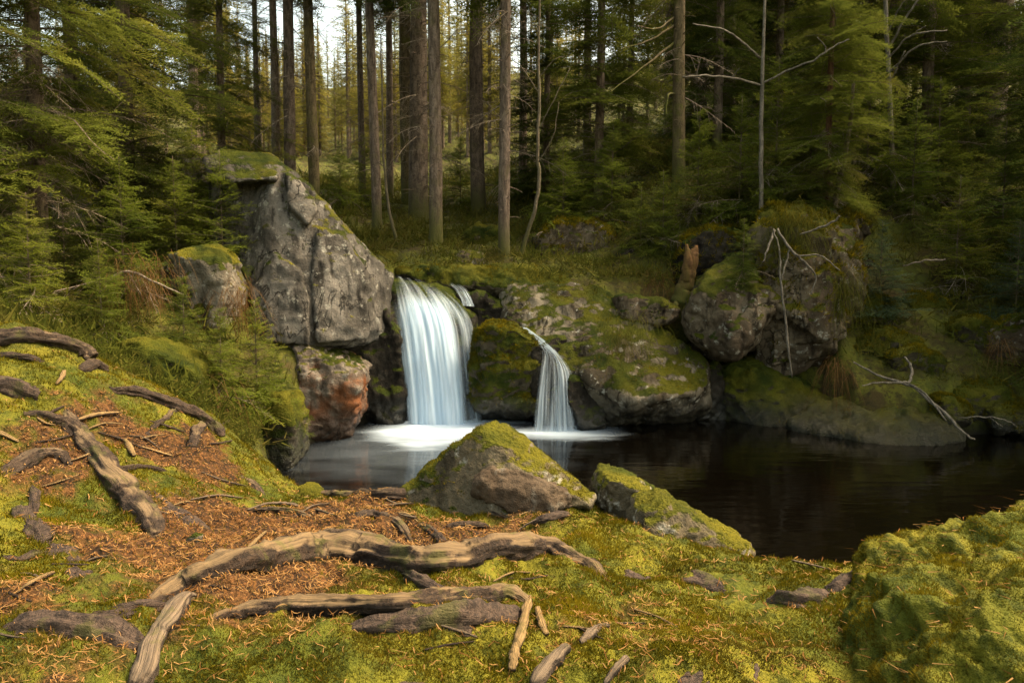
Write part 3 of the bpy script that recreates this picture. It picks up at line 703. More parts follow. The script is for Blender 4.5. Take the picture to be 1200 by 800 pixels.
#@@ROOTS
# ------------------------------------------------------------------ roots and sticks
def root(label, px, mat='root_mid', lift=0.25, name='tree_root', cat='root', flat=0.85, rough=1.0, group=None, sides=28):
    """px: (u, v, width in photo pixels) along the root, laid on the ground"""
    c = []; w = []
    for q in px:
        u, v, wd = q[:3]
        p = hit(u, v); r = wd * (0.52 if name == 'tree_root' else .5) / FPX * p[1]
        p[2] += r * ((q[3] if len(q) > 3 else lift) - (.22 if name == 'tree_root' else 0))
        c.append(p); w.append(r)
    ln = sum(np.linalg.norm(np.subtract(c[i + 1], c[i])) for i in range(len(c) - 1))
    n = int(np.clip(ln / 0.010, 24, 260))
    c = spline(c, n); w = np.maximum(spline(np.stack([w, w, w], 1), n)[:, 0], 0.002)
    s = np.linspace(0, ln, n); sd = RNG.uniform(0, 50)
    c = c + 0.25 * w[:, None] * np.stack([perlin(xyz(s * 7 + sd, k)) for k in (1., 5., 9.)], 1)
    end = np.clip(np.minimum(s, ln - s) / (w * 1.2 + 1e-6), 0, 1); w = w * np.sqrt(np.maximum(1 - (1 - end) ** 2, 0.01))
    w = w * (1 + rough * .22 * fbm(xyz(s * 5 + sd, 3.), 3))
    sk = np.clip(np.minimum(s, ln - s) / (w * 4 + 1e-6), 0, 1)
    if name == 'tree_root': c[:, 2] -= w * 1.0 * (1 - sk) ** 1.5 + w * .18
    v, f = tube(c, w, sides)
    ii = np.repeat(np.arange(n), sides); a = np.tile(np.arange(sides) * 2 * math.pi / sides, n)
    ctr = c[ii]; off = v - ctr; off[:, 2] *= flat
    q = np.stack([np.cos(a), np.sin(a), s[ii] * 2.0 / max(0.04, w.mean() * 10)], 1)
    gr = perlin(np.stack([np.cos(a) * 3.2, np.sin(a) * 3.2, s[ii] * 3 + sd], 1))
    dsp = 1 + rough * (0.34 * fbm(q * 1.4 + sd, 4) + 0.26 * gr + 0.14 * fbm(np.stack([np.cos(a) * 6, np.sin(a) * 6, s[ii] * 22 + sd], 1), 2))
    v = ctr + off * dsp[:, None]
    o0 = c[0].copy()
    me = mesh_from(name, v - o0, f, [M[mat]], None, True, {'along': s[ii] + sd, 'round': a / (2 * math.pi)})
    return tag(link(name, me, loc=tuple(o0)), label, cat, group)

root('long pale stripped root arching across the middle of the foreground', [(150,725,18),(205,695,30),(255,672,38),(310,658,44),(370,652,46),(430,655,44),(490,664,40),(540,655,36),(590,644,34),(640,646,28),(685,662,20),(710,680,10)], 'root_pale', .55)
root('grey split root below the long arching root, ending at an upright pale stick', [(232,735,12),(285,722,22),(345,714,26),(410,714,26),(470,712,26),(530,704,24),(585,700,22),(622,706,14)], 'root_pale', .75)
root('forked side root leaving the long arching root towards the litter', [(395,650,16),(372,640,18),(345,640,12),(318,648,8)], 'root_mid', .5)
root('short side root diving into moss below the long arching root', [(470,664,20),(495,682,20),(520,694,12),(540,702,8)], 'root_bark', .3)
root('thin side root of the winding root on the left bank', [(118,548,12),(140,552,11),(170,548,8),(196,552,5)], 'root_mid', .4)
root('thin side root of the root along the bank edge', [(206,476,10),(196,490,9),(180,500,7),(172,512,5)], 'root_mid', .4)
root('root fork spreading from the flat bark covered root at the left', [(58,640,16),(40,652,14),(20,656,10),(2,652,8)], 'root_bark', .2)
root('dark bark bulge under the grey split root', [(400,732,14),(470,728,34),(530,724,46),(580,722,46),(618,722,28)], 'root_bark', .1)
root('winding grey brown root running down the left of the bank', [(28,484,8),(60,492,16),(84,503,20),(104,526,22),(126,556,24),(150,584,28),(172,608,28),(186,630,16)], 'root_mid', .5)
root('short fork of the winding root on the left bank', [(78,482,10),(82,500,16),(98,520,16)], 'root_mid', .5)
root('thick root along the top of the left bank edge', [(-30,392,26),(20,396,24),(60,402,20),(92,410,22),(108,424,20)], 'root_mid', .6)
root('crooked root end hanging off the top left bank edge', [(92,432,10),(108,428,16),(126,432,12)], 'root_mid', .5)
root('thin root under the thick root at the upper left', [(-10,416,9),(22,418,10),(52,424,8)], 'root_mid', .5)
root('root following the bank edge above the ravine', [(128,454,10),(165,462,14),(200,474,16),(228,486,16),(248,500,14),(264,514,10)], 'root_mid', .5)
root('side root dropping from the bank edge root', [(236,494,10),(230,510,14),(224,526,8)], 'root_mid', .4)
root('gnarled bark clump of root at the far left', [(-20,440,20),(6,448,30),(30,456,26),(52,464,12)], 'root_bark', .2)
root('low root crossing the left side under the gnarled clump', [(-10,560,14),(20,545,20),(48,532,18),(72,536,12),(84,546,7)], 'root_mid', .3)
root('flat bark covered root sunk in moss at the left', [(20,586,14),(36,612,26),(60,642,32),(88,668,32),(118,692,22)], 'root_bark', -.05, flat=.6)
root('thick bark covered root in the lower left corner', [(-10,734,34),(30,730,44),(75,736,46),(115,744,44),(150,750,38),(176,752,20)], 'root_bark', .25)
root('flat dark root joining the lower left root to the long arching root', [(100,712,16),(140,712,26),(180,708,24),(205,702,16)], 'root_bark', .1, flat=.6)
root('bare grey root poking up at the bottom left, sawn end towards the moss', [(160,815,26),(172,785,25),(184,752,24),(198,728,24),(218,708,20),(226,704,12)], 'stick_grey', .8)
root('dark root lying behind the litter under the pointed rock', [(360,580,9),(400,582,15),(450,580,16),(500,582,18),(540,590,20),(562,602,10)], 'root_mid', .35)
root('curved root in orange litter left of the pointed rock', [(412,602,10),(440,606,14),(465,614,13),(482,634,8)], 'root_mid', .4)
root('thin dark root just above the long arching root', [(345,636,8),(380,628,13),(420,628,14),(455,638,12),(490,644,8)], 'root_mid', .4)
root('short flat root between the litter and the long arching root', [(492,612,8),(505,622,12),(522,634,8)], 'root_bark', .3)
root('short root beside the yellow moss right of the litter', [(622,614,7),(645,606,13),(668,600,12)], 'root_bark', .3)
root('thin root across the litter middle', [(520,618,5),(545,614,9),(572,616,6)], 'root_mid', .4)
root('broad bark lump of root sunk in moss right of the long arching root', [(690,668,14),(720,672,34),(750,676,34),(775,684,14)], 'root_bark', -0.25, flat=.7)
root('scaly bark root reaching right across the moss below the sloping boulder', [(750,654,16),(785,664,34),(820,676,38),(850,686,24),(870,694,10)], 'root_bark', -0.20, flat=.7)
root('scaly bark root bulging out of moss beside the overhanging mound', [(880,706,16),(905,702,34),(940,700,40),(970,694,34),(992,680,24),(1012,664,16)], 'root_bark', -0.20, flat=.8)
root('reddish bark lump at the bottom edge right of the middle', [(790,810,30),(806,778,44),(816,755,28)], 'root_bark', -0.30, flat=.6)
root('small bark lump at the bottom edge beside the reddish lump', [(868,810,20),(876,785,26),(882,764,12)], 'root_bark', -0.30, flat=.6)
root('dark broken root stub at the bottom edge', [(420,815,20),(450,800,34),(490,790,36),(505,782,20)], 'root_bark', -0.30)
root('root on the edge beside the pool, left of the small pale stone', [(282,556,8),(296,570,14),(310,584,11)], 'root_mid', .3)
root('small root in moss left of the litter hollow', [(296,598,6),(325,600,8),(350,602,7),(366,608,5)], 'root_mid', .5)
root('dark wide root in the litter hollow', [(168,570,14),(196,598,24),(224,612,26),(250,622,10)], 'root_bark', .05, flat=.6)
root('mossy root flank beside the winding root', [(38,570,8),(40,590,12),(36,604,8)], 'root_bark', .2)
S = dict(name='stick', cat='stick', sides=12)
root('upright pale yellow stick with a pointed top in the lower middle', [(600,792,9),(604,770,11),(612,742,12),(619,715,9),(621,700,4)], 'stick', 1.2, **S)
root('short pale splinter beside the upright pale stick', [(640,746,7),(634,732,9),(630,716,6)], 'stick', 1.0, **S)
root('thick grey stick at the bottom edge right of the pale stick', [(625,812,22),(648,782,22),(668,762,14)], 'stick_grey', .8, **S)
root('bleached wood chip lying in moss above the thick grey stick', [(682,756,10),(696,744,12),(714,734,8)], 'stick_grey', .6, **S)
root('thin grey stick at the bottom edge right of centre', [(708,806,7),(724,785,9),(736,772,6)], 'stick_grey', .8, **S)
root('pale dry stick on the upper left moss', [(88,496,4),(110,491,6),(140,486,3)], 'stick', 1.2, **S)
root('pale stick in the far left litter', [(20,697,3),(42,686,6),(64,674,5)], 'stick', 1.2, **S)
root('small upright wood splinter on the upper left bank', [(66,452,3),(72,446,5),(76,436,3)], 'stick', 1.0, **S)
root('thin twig lying in the litter above the long arching root', [(282,656,3),(296,640,5),(312,624,3)], 'stick', 1.2, **S)
root('thin curved twig left of the pointed rock', [(290,600,3),(316,592,4),(345,594,4),(368,604,2)], 'stick_grey', 1.2, **S)
root('dark twig below the grey split root', [(515,736,3),(538,742,4),(560,750,3)], 'stick_grey', 1.4, **S)
root('short pale stick in litter at the upper left edge', [(-6,508,5),(8,514,6),(22,520,3)], 'stick', 1.0, **S)
root('pale peeled stick in the moss above the litter hollow', [(146,518,4),(152,528,7),(158,538,4)], 'stick', 1.0, **S)

TW = []
for k in range(60):
    l = LITTER[int(RNG.integers(0, len(LITTER)))]
    u, v = l[0] + RNG.normal(0, 45), l[1] + RNG.normal(0, 25)
    if v > 790 or v < 470 or u < 0: continue
    a = RNG.uniform(-.7, .7); ln = RNG.uniform(12, 34); du, dv = ln * math.cos(a), ln * math.sin(a) * .6
    o = root('small dry twig lying among the orange spruce litter between the roots', [(u - du, v - dv, 2.2), (u, v + RNG.uniform(-4, 4), 3.2), (u + du, v + dv, 1.6)], ['stick_grey', 'stick', 'root_bark'][k % 3], 1.3, name='twig', cat='twig', sides=7, group='dry twigs strewn in the litter')

def limb(label, lines, mat='twig_white', name='fallen_branch', cat='branch'):
    """a bare branch: polylines of (u, v, d, width px) in the photo, joined into one mesh"""
    g = Geo()
    for ln in lines:
        p = [P(*q[:3]) for q in ln]; w = [q[3] * .32 / FPX * q[2] for q in ln]
        if name in ('sapling', 'dead_tree'): w = [x * 1.1 for x in w]
        n = max(10, len(ln) * 6)
        c = spline(p, n); r = np.maximum(spline(np.stack([w] * 3, 1), n)[:, 0], 0.002)
        c = c + 0.35 * np.stack([perlin(xyz(np.linspace(0, len(ln) * 2.2, n) + q * 9 + p[0][0], q)) for q in (1., 4., 7.)], 1) * 0.06
        g.add(*tube(c, r, 6))
    v, f, m = g.data(); o0 = v.mean(0); o0[2] = v[:, 2].min()
    me = mesh_from(name, v - o0, f, [M[mat]], None, True)
    return tag(link(name, me, loc=tuple(o0)), label, cat)
limb('bleached forked branch fallen over the flat shelf on the right bank',
     [[(1000,424,12.0,3),(1030,440,11.7,4),(1068,452,11.5,6),(1090,470,11.2,6),(1110,486,11.0,6),(1122,500,10.8,5),(1136,512,10.6,4),(1142,514,10.6,3)],
      [(1060,418,12,3),(1068,430,11.8,5),(1067,445,11.5,5),(1058,448,11.4,4),(1030,448,11.4,3),(1010,452,11.4,2)],[(1066,450,11.4,4),(1085,462,11.1,4),(1108,492,10.9,3)]])
limb('thin bare twig lying at the right waterline', [[(1122,490,11,2),(1150,488,10.9,2.5),(1178,492,10.8,2),(1192,500,10.8,1.5)],[(1160,489,10.9,1.5),(1175,500,10.7,1)]])
limb('pale dead branch dangling down the face of the towering rock',
     [[(906,268,12.6,3),(913,292,12.4,3),(915,330,12.2,4),(920,370,12.1,4),(924,410,12.0,4),(928,442,12.0,2)],[(911,268,12.6,4),(926,292,12.3,5),(946,310,12.2,4),(956,325,12.2,3),(950,345,12.2,2)],
      [(926,292,12.3,3),(918,318,12.2,3),(916,330,12.2,2)],[(935,300,12.2,3),(962,300,12.1,3),(985,318,12,2)],[(908,270,12.6,4),(900,290,12.4,4),(894,308,12.3,2)],[(938,275,12.5,3),(968,264,12.3,4),(985,254,12.2,3)]], name='hanging_branch')
limb('dark dead branch lying against the slope left of the bluish fir', [[(1058,312,13.2,2),(1080,306,13,3),(1108,304,12.9,3)]], 'twig', name='fallen_branch')
limb('dead spruce branch sweeping down the left slope beside the moss capped boulder', [[(120,330,10,4),(150,318,9.8,5),(180,330,9.6,4),(215,345,9.5,2)],[(150,318,9.8,3),(165,345,9.6,2)]], 'twig', name='dead_branch')

# ------------------------------------------------------------------ waterfalls
def fall(label, rows, mat, name='waterfall', bulge=.12, layers=3, thin=None, ns=70, nt=90):
    rows = np.array(rows, float)
    L = spline(rows[:, :3], nt); R = spline(rows[:, 3:6], nt)
    s = np.linspace(0, 1, ns); t = np.linspace(0, 1, nt)
    V = []; F = []; A = {'across': [], 'down': [], 'layer': [], 'thin': []}; off = 0
    for k in range(layers):
        Lw = np.array([P(*q) for q in L]); Rw = np.array([P(*q) for q in R])
        S, TT = np.meshgrid(s, t)
        p = Lw[:, None] * (1 - S[..., None]) + Rw[:, None] * S[..., None]
        fl = fbm(xyz((S * 14).ravel(), (TT * 1.4).ravel(), k * 3.3), 3).reshape(S.shape)
        p[..., 1] -= (bulge * np.sin(math.pi * S) ** .7 * (0.4 + TT * .6) + fl * .05) + k * 0.055
        p[..., 0] += 0.012 * fl + (k - 1) * .006
        i = np.arange(nt - 1)[:, None] * ns; j = np.arange(ns - 1)[None]
        f = np.stack([(i + j).ravel(), (i + j + 1).ravel(), (i + ns + j + 1).ravel(), (i + ns + j).ravel()], 1)
        edge = 0.30 * (np.exp(-S / .05) + np.exp(-(1 - S) / .05)) + k * 0.05
        if thin is not None: edge = edge + thin(S, TT)
        V.append(p.reshape(-1, 3)); F.append(f + off); off += ns * nt
        A['across'].append(S.ravel()); A['down'].append(TT.ravel()); A['layer'].append(np.full(S.size, float(k))); A['thin'].append(edge.ravel())
    v = np.concatenate(V); o0 = v.mean(0); o0[2] = v[:, 2].min()
    me = mesh_from(name, v - o0, np.concatenate(F), [M[mat]], None, True, {a: np.concatenate(b) for a, b in A.items()})
    return tag(link(name, me, loc=tuple(o0)), label, 'waterfall')
fall('broad white main waterfall pouring over the dark ledge, left of the two',
     [(452,321,13.9,510,331,13.95),(455,331,13.6,528,344,13.7),(459,352,13.35,545,361,13.45),(464,380,13.15,556,382,13.2),(469,415,12.95,561,420,13.0),(474,455,12.85,564,460,12.9),(478,499,12.75,566,501,12.8)], 'fall',
     thin=lambda s, t: 0.26 * np.exp(-((s - .78 - .03 * t) / .07) ** 2) * sstep(.25, .5, t) + .16 * sstep(.82, .95, s) * t + .20 * (1 - sstep(0.0, .42, t)) - .42 * np.exp(-((s - .40) / .26) ** 2) * sstep(.22, .5, t))
fall('thin narrow waterfall fanning out under the great lichen boulder, right of the two',
     [(607,382,13.0,618,384,13.0),(622,396,12.75,640,400,12.75),(633,410,12.5,660,420,12.5),(630,430,12.3,672,440,12.35),(626,465,12.15,676,470,12.2),(623,504,12.05,680,505,12.1)], 'fall_thin',
     bulge=.06, ns=50, thin=lambda s, t: .02 + .12 * sstep(.6, 1, t) * 0 - .2 * (1 - sstep(.25, .45, t)))
fall('small white cascade sliding over the rock shelf above the main waterfall',
     [(520,331,14.1,538,330,14.1),(530,338,13.8,548,340,13.8),(538,348,13.55,553,350,13.55),(542,358,13.4,557,359,13.4)], 'fall_thin', bulge=.02, layers=2, ns=24, nt=30)
#@@TREES
# ------------------------------------------------------------------ spruces
def spray(L, size=.055, step=.042, side=.075, droop=.3, wid=.42, seed=0, hang=.25, fork=True):
    """one spruce branch along +X: wood (tube) and needle tufts"""
    R = np.random.default_rng(seed)
    def A(t): return np.stack([L * t, 0.05 * L * np.sin(t * 5 + seed), L * (0.10 * t - droop * t * t)], -1)
    t0 = np.arange(0.10, 0.99, side / L); tw = []
    for sgn in (-1, 1):
        tt = np.clip(t0 + R.uniform(-.4, .4, len(t0)) * side / L, .05, .995)
        ang = np.radians(R.uniform(42, 66, len(tt)))
        l = (wid * L * (1 - tt) ** .75 * np.minimum(1, tt * 4 + .25) + .07) * R.uniform(.55, 1.15, len(tt))
        d = np.stack([np.cos(ang), sgn * np.sin(ang), R.normal(-.08, .16, len(tt))], 1)
        tw += [(A(tt), d, l)]
    tw.append((A(np.array([.0])), np.array([[1, 0, .0]]), np.array([0.0])))
    B = np.concatenate([q[0] for q in tw]); D = np.concatenate([q[1] for q in tw]); Ln = np.concatenate([q[2] for q in tw])
    if fork:  # second order twigs
        k = Ln > .28; nb, nd, nl = [], [], []
        for b, d, l in zip(B[k], D[k], Ln[k]):
            for s in np.arange(.25, .9, .16 / max(l, .2) * .8):
                for sg in (-1, 1):
                    pd = np.cross(d, [0, 0, 1]) * sg
                    nb.append(b + d * l * s + np.array([0, 0, -hang * (l * s) ** 2])); nd.append(d * .65 + pd * .7 + np.array([0, 0, R.normal(-.1, .12)])); nl.append(.42 * l * (1 - s) + .04)
        if nb: B = np.concatenate([B, nb]); D = np.concatenate([D, nd]); Ln = np.concatenate([Ln, nl])
    cnt = np.maximum((Ln / step).astype(int), 1)
    idx = np.repeat(np.arange(len(B)), cnt); k = np.concatenate([np.arange(c) for c in cnt])
    s = (k + .5) * step
    p = B[idx] + D[idx] * s[:, None]; p[:, 2] -= hang * s * s
    mt = np.arange(.06, 1, step / L); p = np.concatenate([p, A(mt)])
    dd = np.concatenate([D[idx], np.tile([[1, 0, -.2]], (len(mt), 1))]); n = len(p)
    tris = []
    for sg in (-1, 1):
        pd = np.cross(dd, [0, 0, 1.0]) * sg + np.array([0, 0, 1]) * R.normal(.12, .38, n)[:, None]
        nd = dd * R.uniform(.35, .9, n)[:, None] + pd * R.uniform(.5, .95, n)[:, None]
        nd *= (size * R.uniform(.65, 1.25, n) / (np.linalg.norm(nd, axis=1) + 1e-9))[:, None]
        wv = dd * (size * .17)
        tris.append(np.stack([p - wv, p + wv, p + nd], 1))
    tri = np.concatenate(tris).reshape(-1, 3)
    wood = tube(A(np.linspace(0, .96, 7)), np.linspace(.011, .003, 7) * (L ** .6), 3, False)
    return tri, wood

def dead_spray(L, seed, droop=.25):
    R = np.random.default_rng(seed); g = Geo()
    A = lambda t: np.stack([L * t, .06 * L * np.sin(t * 4 + seed), L * (.05 * t - droop * t * t)], -1)
    g.add(*tube(A(np.linspace(0, 1, 7)), np.linspace(.011, .003, 7) * L ** .5, 3, False))
    for t in np.arange(.15, 1, .07 / L * 1.2):
        sg = R.choice([-1, 1]); l = R.uniform(.2, .5) * L * (1 - t) + .05; b = A(np.array(t)); a = R.uniform(.6, 1.2)
        d = np.array([math.cos(a), sg * math.sin(a), R.normal(-.15, .2)]); q = np.linspace(0, 1, 4)[:, None]
        pts = b + d * l * q + np.array([0, 0, -.3]) * l * q * q
        g.add(*tube(pts, np.linspace(.004, .0015, 4), 3, False))
        for s in (.45, .75):
            e = b + d * l * s; d2 = d * .6 + np.array([R.normal(0, .5), R.normal(0, .5), -.3])
            g.add(*tube(np.stack([e, e + d2 * l * .35]), [.0022, .001], 3, False))
    v, f, m = g.data(); return v, f

LIB = {}
def lib(kind, L, s):
    key = (kind, L, s)
    if key not in LIB:
        if kind == 'dead': LIB[key] = dead_spray(L, s)
        elif kind == 'far': LIB[key] = spray(L, .22, .17, .30, .32, .40, s, fork=False)
        elif kind == 'mid': LIB[key] = spray(L, .095, .075, .13, .30, .42, s)
        elif kind == 'young': LIB[key] = spray(L, .045, .032, .065, .12, .5, s, fork=False)
        else: LIB[key] = spray(L, .065, .048, .09, .30, .42, s)
    return LIB[key]

def xform(v, yaw, pitch, roll, sc, pos):
    m = Matrix.Rotation(yaw, 3, 'Z') @ Matrix.Rotation(-pitch, 3, 'Y') @ Matrix.Rotation(roll, 3, 'X')
    return (v * sc) @ np.array(m).T + pos

def crown_geo(h0, h1, R, kind, dens, seed, dead=(0, 0), sizes=(.6, 1.1, 1.7, 2.6), taper=.75, lean=None, gap=.12, g=None, top=None):
    """whorls of branches between heights h0 and h1 of a stem of height 'top'"""
    r = np.random.default_rng(seed); g = g or Geo(); top = top or h1
    ax = lean or (lambda h: np.array([0, 0, h]))
    h = h0
    while h < h1:
        f = (h - h0) / max(top - h0, .1)
        for k in range(int(dens + r.random())):
            if r.random() < gap: continue
            hh = h + r.uniform(-.12, .12); L = max(R * (1 - f) ** taper * r.uniform(.6, 1.15), .18)
            if kind != 'young' and f < .12: L *= r.uniform(.75, 1.0)
            sz = min(sizes, key=lambda s: abs(math.log(s / L)))
            yaw = r.uniform(0, 6.283); pit = math.radians(r.normal(-8 + 38 * f, 9)); roll = r.normal(0, .25)
            tri, wood = lib(kind, sz, int(r.integers(0, 3))); sc = L / sz
            pos = ax(hh)
            g.add(xform(tri, yaw, pit, roll, sc, pos), np.arange(len(tri)).reshape(-1, 3), 0)
            g.add(xform(wood[0], yaw, pit, roll, sc, pos), wood[1], 1)
        h += (.36 if kind != 'young' else .17) * (1 - .3 * f)
    if dead[1]:
        for _ in range(int(dead[1])):
            hh = r.uniform(dead[0], h0 + .25 * (h1 - h0)); sz = [.7, 1.3][int(r.integers(0, 2))]
            v, f_ = lib('dead', sz, int(r.integers(0, 3)))
            g.add(xform(v, r.uniform(0, 6.283), math.radians(r.normal(-12, 12)), r.normal(0, .4), r.uniform(.6, 1.25), ax(hh)), f_, 2)
    return g

def trunk_geo(H_, r0, seed, g=None, sides=14, flare=.6, stubs=30):
    r = np.random.default_rng(seed); g = g or Geo()
    z = np.concatenate([[-.6, -.2, 0, .1, .25, .5], np.arange(1, H_, .5), [H_]])
    c = np.stack([.03 * np.sin(z * .5 + seed), .03 * np.cos(z * .37 + seed), z], 1)
    w = r0 * (1 - .8 * np.clip(z / H_, 0, 1)) * (1 + flare * np.exp(-np.clip(z + .2, 0, 9) / .22))
    v, f = tube(c, w, sides)
    a = np.arctan2(v[:, 1], v[:, 0])
    v[:, :2] *= (1 + .10 * fbm(np.stack([np.cos(a) * 1.6, np.sin(a) * 1.6, v[:, 2] * .7 + seed], 1), 3))[:, None]
    g.add(v, f)
    for _ in range(stubs):
        h = r.uniform(.8, min(H_, 11)); a = r.uniform(0, 6.283); l = r.uniform(.08, .4)
        d = np.array([math.cos(a), math.sin(a), r.uniform(-.3, .25)])
        g.add(*tube(np.stack([[0, 0, h], np.array([0, 0, h]) + d * (r0 * .8 + l * .5), np.array([0, 0, h - .03]) + d * (r0 * .8 + l)]), [.012, .009, .004], 4, False))
    return g

NM = {'full': 'needle', 'mid': 'needle', 'young': 'needle_young', 'far': 'needle_far_glow', 'blue': 'needle_blue'}
PROTO = {}
def proto(key):
    if key in PROTO: return PROTO[key]
    kind, var = key
    if kind == 'full':        # dense spruce with branches low down
        cr = crown_geo(.7, 10.0, 2.8, 'full', 6.0, 100 + var, (0.4, 60), top=15).mesh('crown', [M['needle_lit'], M['bark'], M['twig']])
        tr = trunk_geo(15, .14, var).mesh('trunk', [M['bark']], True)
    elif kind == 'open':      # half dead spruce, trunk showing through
        cr = crown_geo(1.5, 10.0, 2.9, 'full', 4.2, 150 + var, (0.5, 120), top=16, gap=.25).mesh('crown', [M['needle_lit'], M['bark'], M['twig']])
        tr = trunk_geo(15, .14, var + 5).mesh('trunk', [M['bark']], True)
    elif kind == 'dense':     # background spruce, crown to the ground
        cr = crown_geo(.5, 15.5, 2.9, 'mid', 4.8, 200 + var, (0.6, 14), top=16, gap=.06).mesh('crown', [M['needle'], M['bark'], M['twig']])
        tr = trunk_geo(16, .15, 10 + var).mesh('trunk', [M['bark']], True)
    elif kind == 'tall':      # high bare stem, dead twigs, thin crown above
        cr = crown_geo(6.0 + var, 21, 2.3, 'mid', 3.4, 300 + var, (1.6, 60), top=22, gap=.2, taper=.6).mesh('crown', [M['needle'], M['bark'], M['twig']])
        tr = trunk_geo(22, .16, 20 + var, flare=.5, stubs=70).mesh('trunk', [M['bark']], True)
    elif kind == 'young':
        cr = crown_geo(.10, 2.5, 1.15, 'young', 8, 400 + var, (0.1, 8), sizes=(.3, .6, 1.0), top=2.6, taper=.9).mesh('crown', [M['needle_young'], M['bark'], M['twig']])
        tr = trunk_geo(2.6, .022, 30 + var, sides=6, flare=.2, stubs=0).mesh('trunk', [M['bark']], True)
    elif kind == 'blue':
        cr = crown_geo(.10, 2.5, 1.15, 'young', 8, 500 + var, (0.1, 3), sizes=(.3, .6, 1.0), top=2.6, taper=.9).mesh('crown', [M['needle_blue'], M['bark'], M['twig']])
        tr = trunk_geo(2.6, .022, 40 + var, sides=6, flare=.2, stubs=0).mesh('trunk', [M['bark']], True)
    PROTO[key] = (tr, cr); return PROTO[key]

def tree(label, key, u, d, sc=1.0, wpx=None, group=None, name='spruce_tree', cat='spruce', bark=None, tilt=(0, 0), vb=None, rz=None, zs=1.0, sink=.12):
    p = P(u, 400, d); z = float(H(p[0], p[1])[0]) if vb is None else P(u, vb, d)[2]
    root_ = bpy.data.objects.new(name, None); C.objects.link(root_)
    root_.location = (p[0], p[1], z - sink)
    root_.rotation_euler = (tilt[0], tilt[1], rz if rz is not None else RNG.uniform(0, 6.28)); root_.empty_display_size = .3
    tag(root_, label, cat, group)
    tr, cr = proto(key)
    base = {'full': .14, 'open': .14, 'dense': .15, 'tall': .16, 'young': .022, 'blue': .022}[key[0]]
    k = sc if wpx is None else (wpx * .5 / FPX * d) / base
    to = link('trunk', tr, root_, scale=(k, k, sc * zs))
    if bark:
        me = tr.copy(); me.materials[0] = M[bark]; to.data = me
    link('crown', cr, root_, scale=(sc, sc, sc * zs))
    return root_

T_ = tree
# spruces one can pick out
T_('brown trunked spruce on the left slope with sweeping half dead branches', ('open', 0), 55, 10.6, 1.0, 19, rz=.4)
T_('dense spruce filling the space behind the tall leaning boulder', ('full', 1), 158, 13.6, 1.0, 18, rz=2.0)
T_('spruce standing close behind the brown trunked left spruce', ('open', 1), 100, 16.0, 1.0, 18, rz=4.4)
T_('spruce at the left edge with branches reaching in from outside', ('open', 1), -75, 9.5, .95, rz=1.1)
T_('slim spruce left of the straight bare trunks behind the leaning boulder', ('full', 1), 268, 19, .85)
T_('thin dead stem just left of the three straight trunks', ('tall', 1), 309, 23, 1.0, 7)
T_('straight bare trunk, leftmost of three behind the leaning boulder', ('tall', 0), 329, 22, 1.0, 10)
T_('straight bare trunk, thickest and middle of three behind the leaning boulder', ('tall', 1), 346, 20, 1.05, 14)
T_('straight bare trunk, rightmost of three behind the leaning boulder', ('tall', 0), 371, 19.5, 1.0, 13, bark='bark_moss')
T_('thin straight trunk left of the pale trunk above the falls', ('tall', 1), 427, 24, 1.0, 8)
T_('pale lower trunk rising directly above the lip of the main waterfall', ('tall', 0), 443, 18, 1.0, 12, tilt=(0, -.012))
T_('slim trunk just right of the pale trunk above the falls', ('tall', 1), 460, 25, 1.0, 9)
T_('stout trunk at the left of the trunk cluster above the falls', ('tall', 0), 480, 23, 1.1, 16, bark='bark_moss')
T_('stoutest grey trunk in the middle of the trunk cluster above the falls', ('tall', 1), 494, 21, 1.15, 23)
T_('rough barked trunk at the right front of the trunk cluster above the falls', ('tall', 0), 511, 16.2, 1.1, 16)
T_('broad grey trunk in shade right of the trunk cluster', ('tall', 1), 561, 22.5, 1.1, 17)
T_('brown trunk with spreading root foot beside the wavy pale sapling', ('tall', 0), 592, 15.4, 1.0, 14)
T_('slim dark trunk behind the brown trunk beside the sapling', ('tall', 1), 612, 24, 1.0, 10)
T_('moss yellow trunk with bare crooked limbs above the dark right bank', ('tall', 1), 791, 17.6, 1.0, 15, bark='bark_moss')
T_('reddish thin stemmed spruce with bright green crown on the towering rock', ('full', 1), 962, 15.2, .72, 8, bark='bark_red', rz=.7)
T_('very thick dark trunk near the right edge', ('tall', 0), 1152, 24, 1.3, 30)
T_('dark trunk at the right edge against the glowing gap', ('tall', 1), 1192, 26, 1.1, 18)
T_('dim trunk in the shade left of the very thick right trunk', ('tall', 0), 1045, 26, 1.0, 14)
T_('dim trunk deep in shade above the angular brown boulder', ('tall', 1), 850, 27, 1.0, 12)
T_('dim slender trunk between the wavy sapling and the moss yellow trunk', ('tall', 0), 686, 26, 1.0, 9)
DG = 'dense spruces filling the shaded slope behind the falls'
for u, d, s in [(640,22.5,.85),(700,19.5,.95),(735,27,1),(835,20.5,1),(905,24,1),(1000,20,.95),(1075,19,1),(1120,24,1),(1240,19,1),(1255,15,.95),(820,31,1.1),(960,30,1.1),(1160,33,1.1),(1290,24,1),(1335,11.5,.95),(1380,15,1)]:  # last two added beyond the right edge to shade the right bank
    tree('dense dark green spruce, one of the many crowding the slopes, the two farthest right added for shade', ('dense', int(RNG.integers(0, 2))), u, d, s * RNG.uniform(.9, 1.1), group=DG)
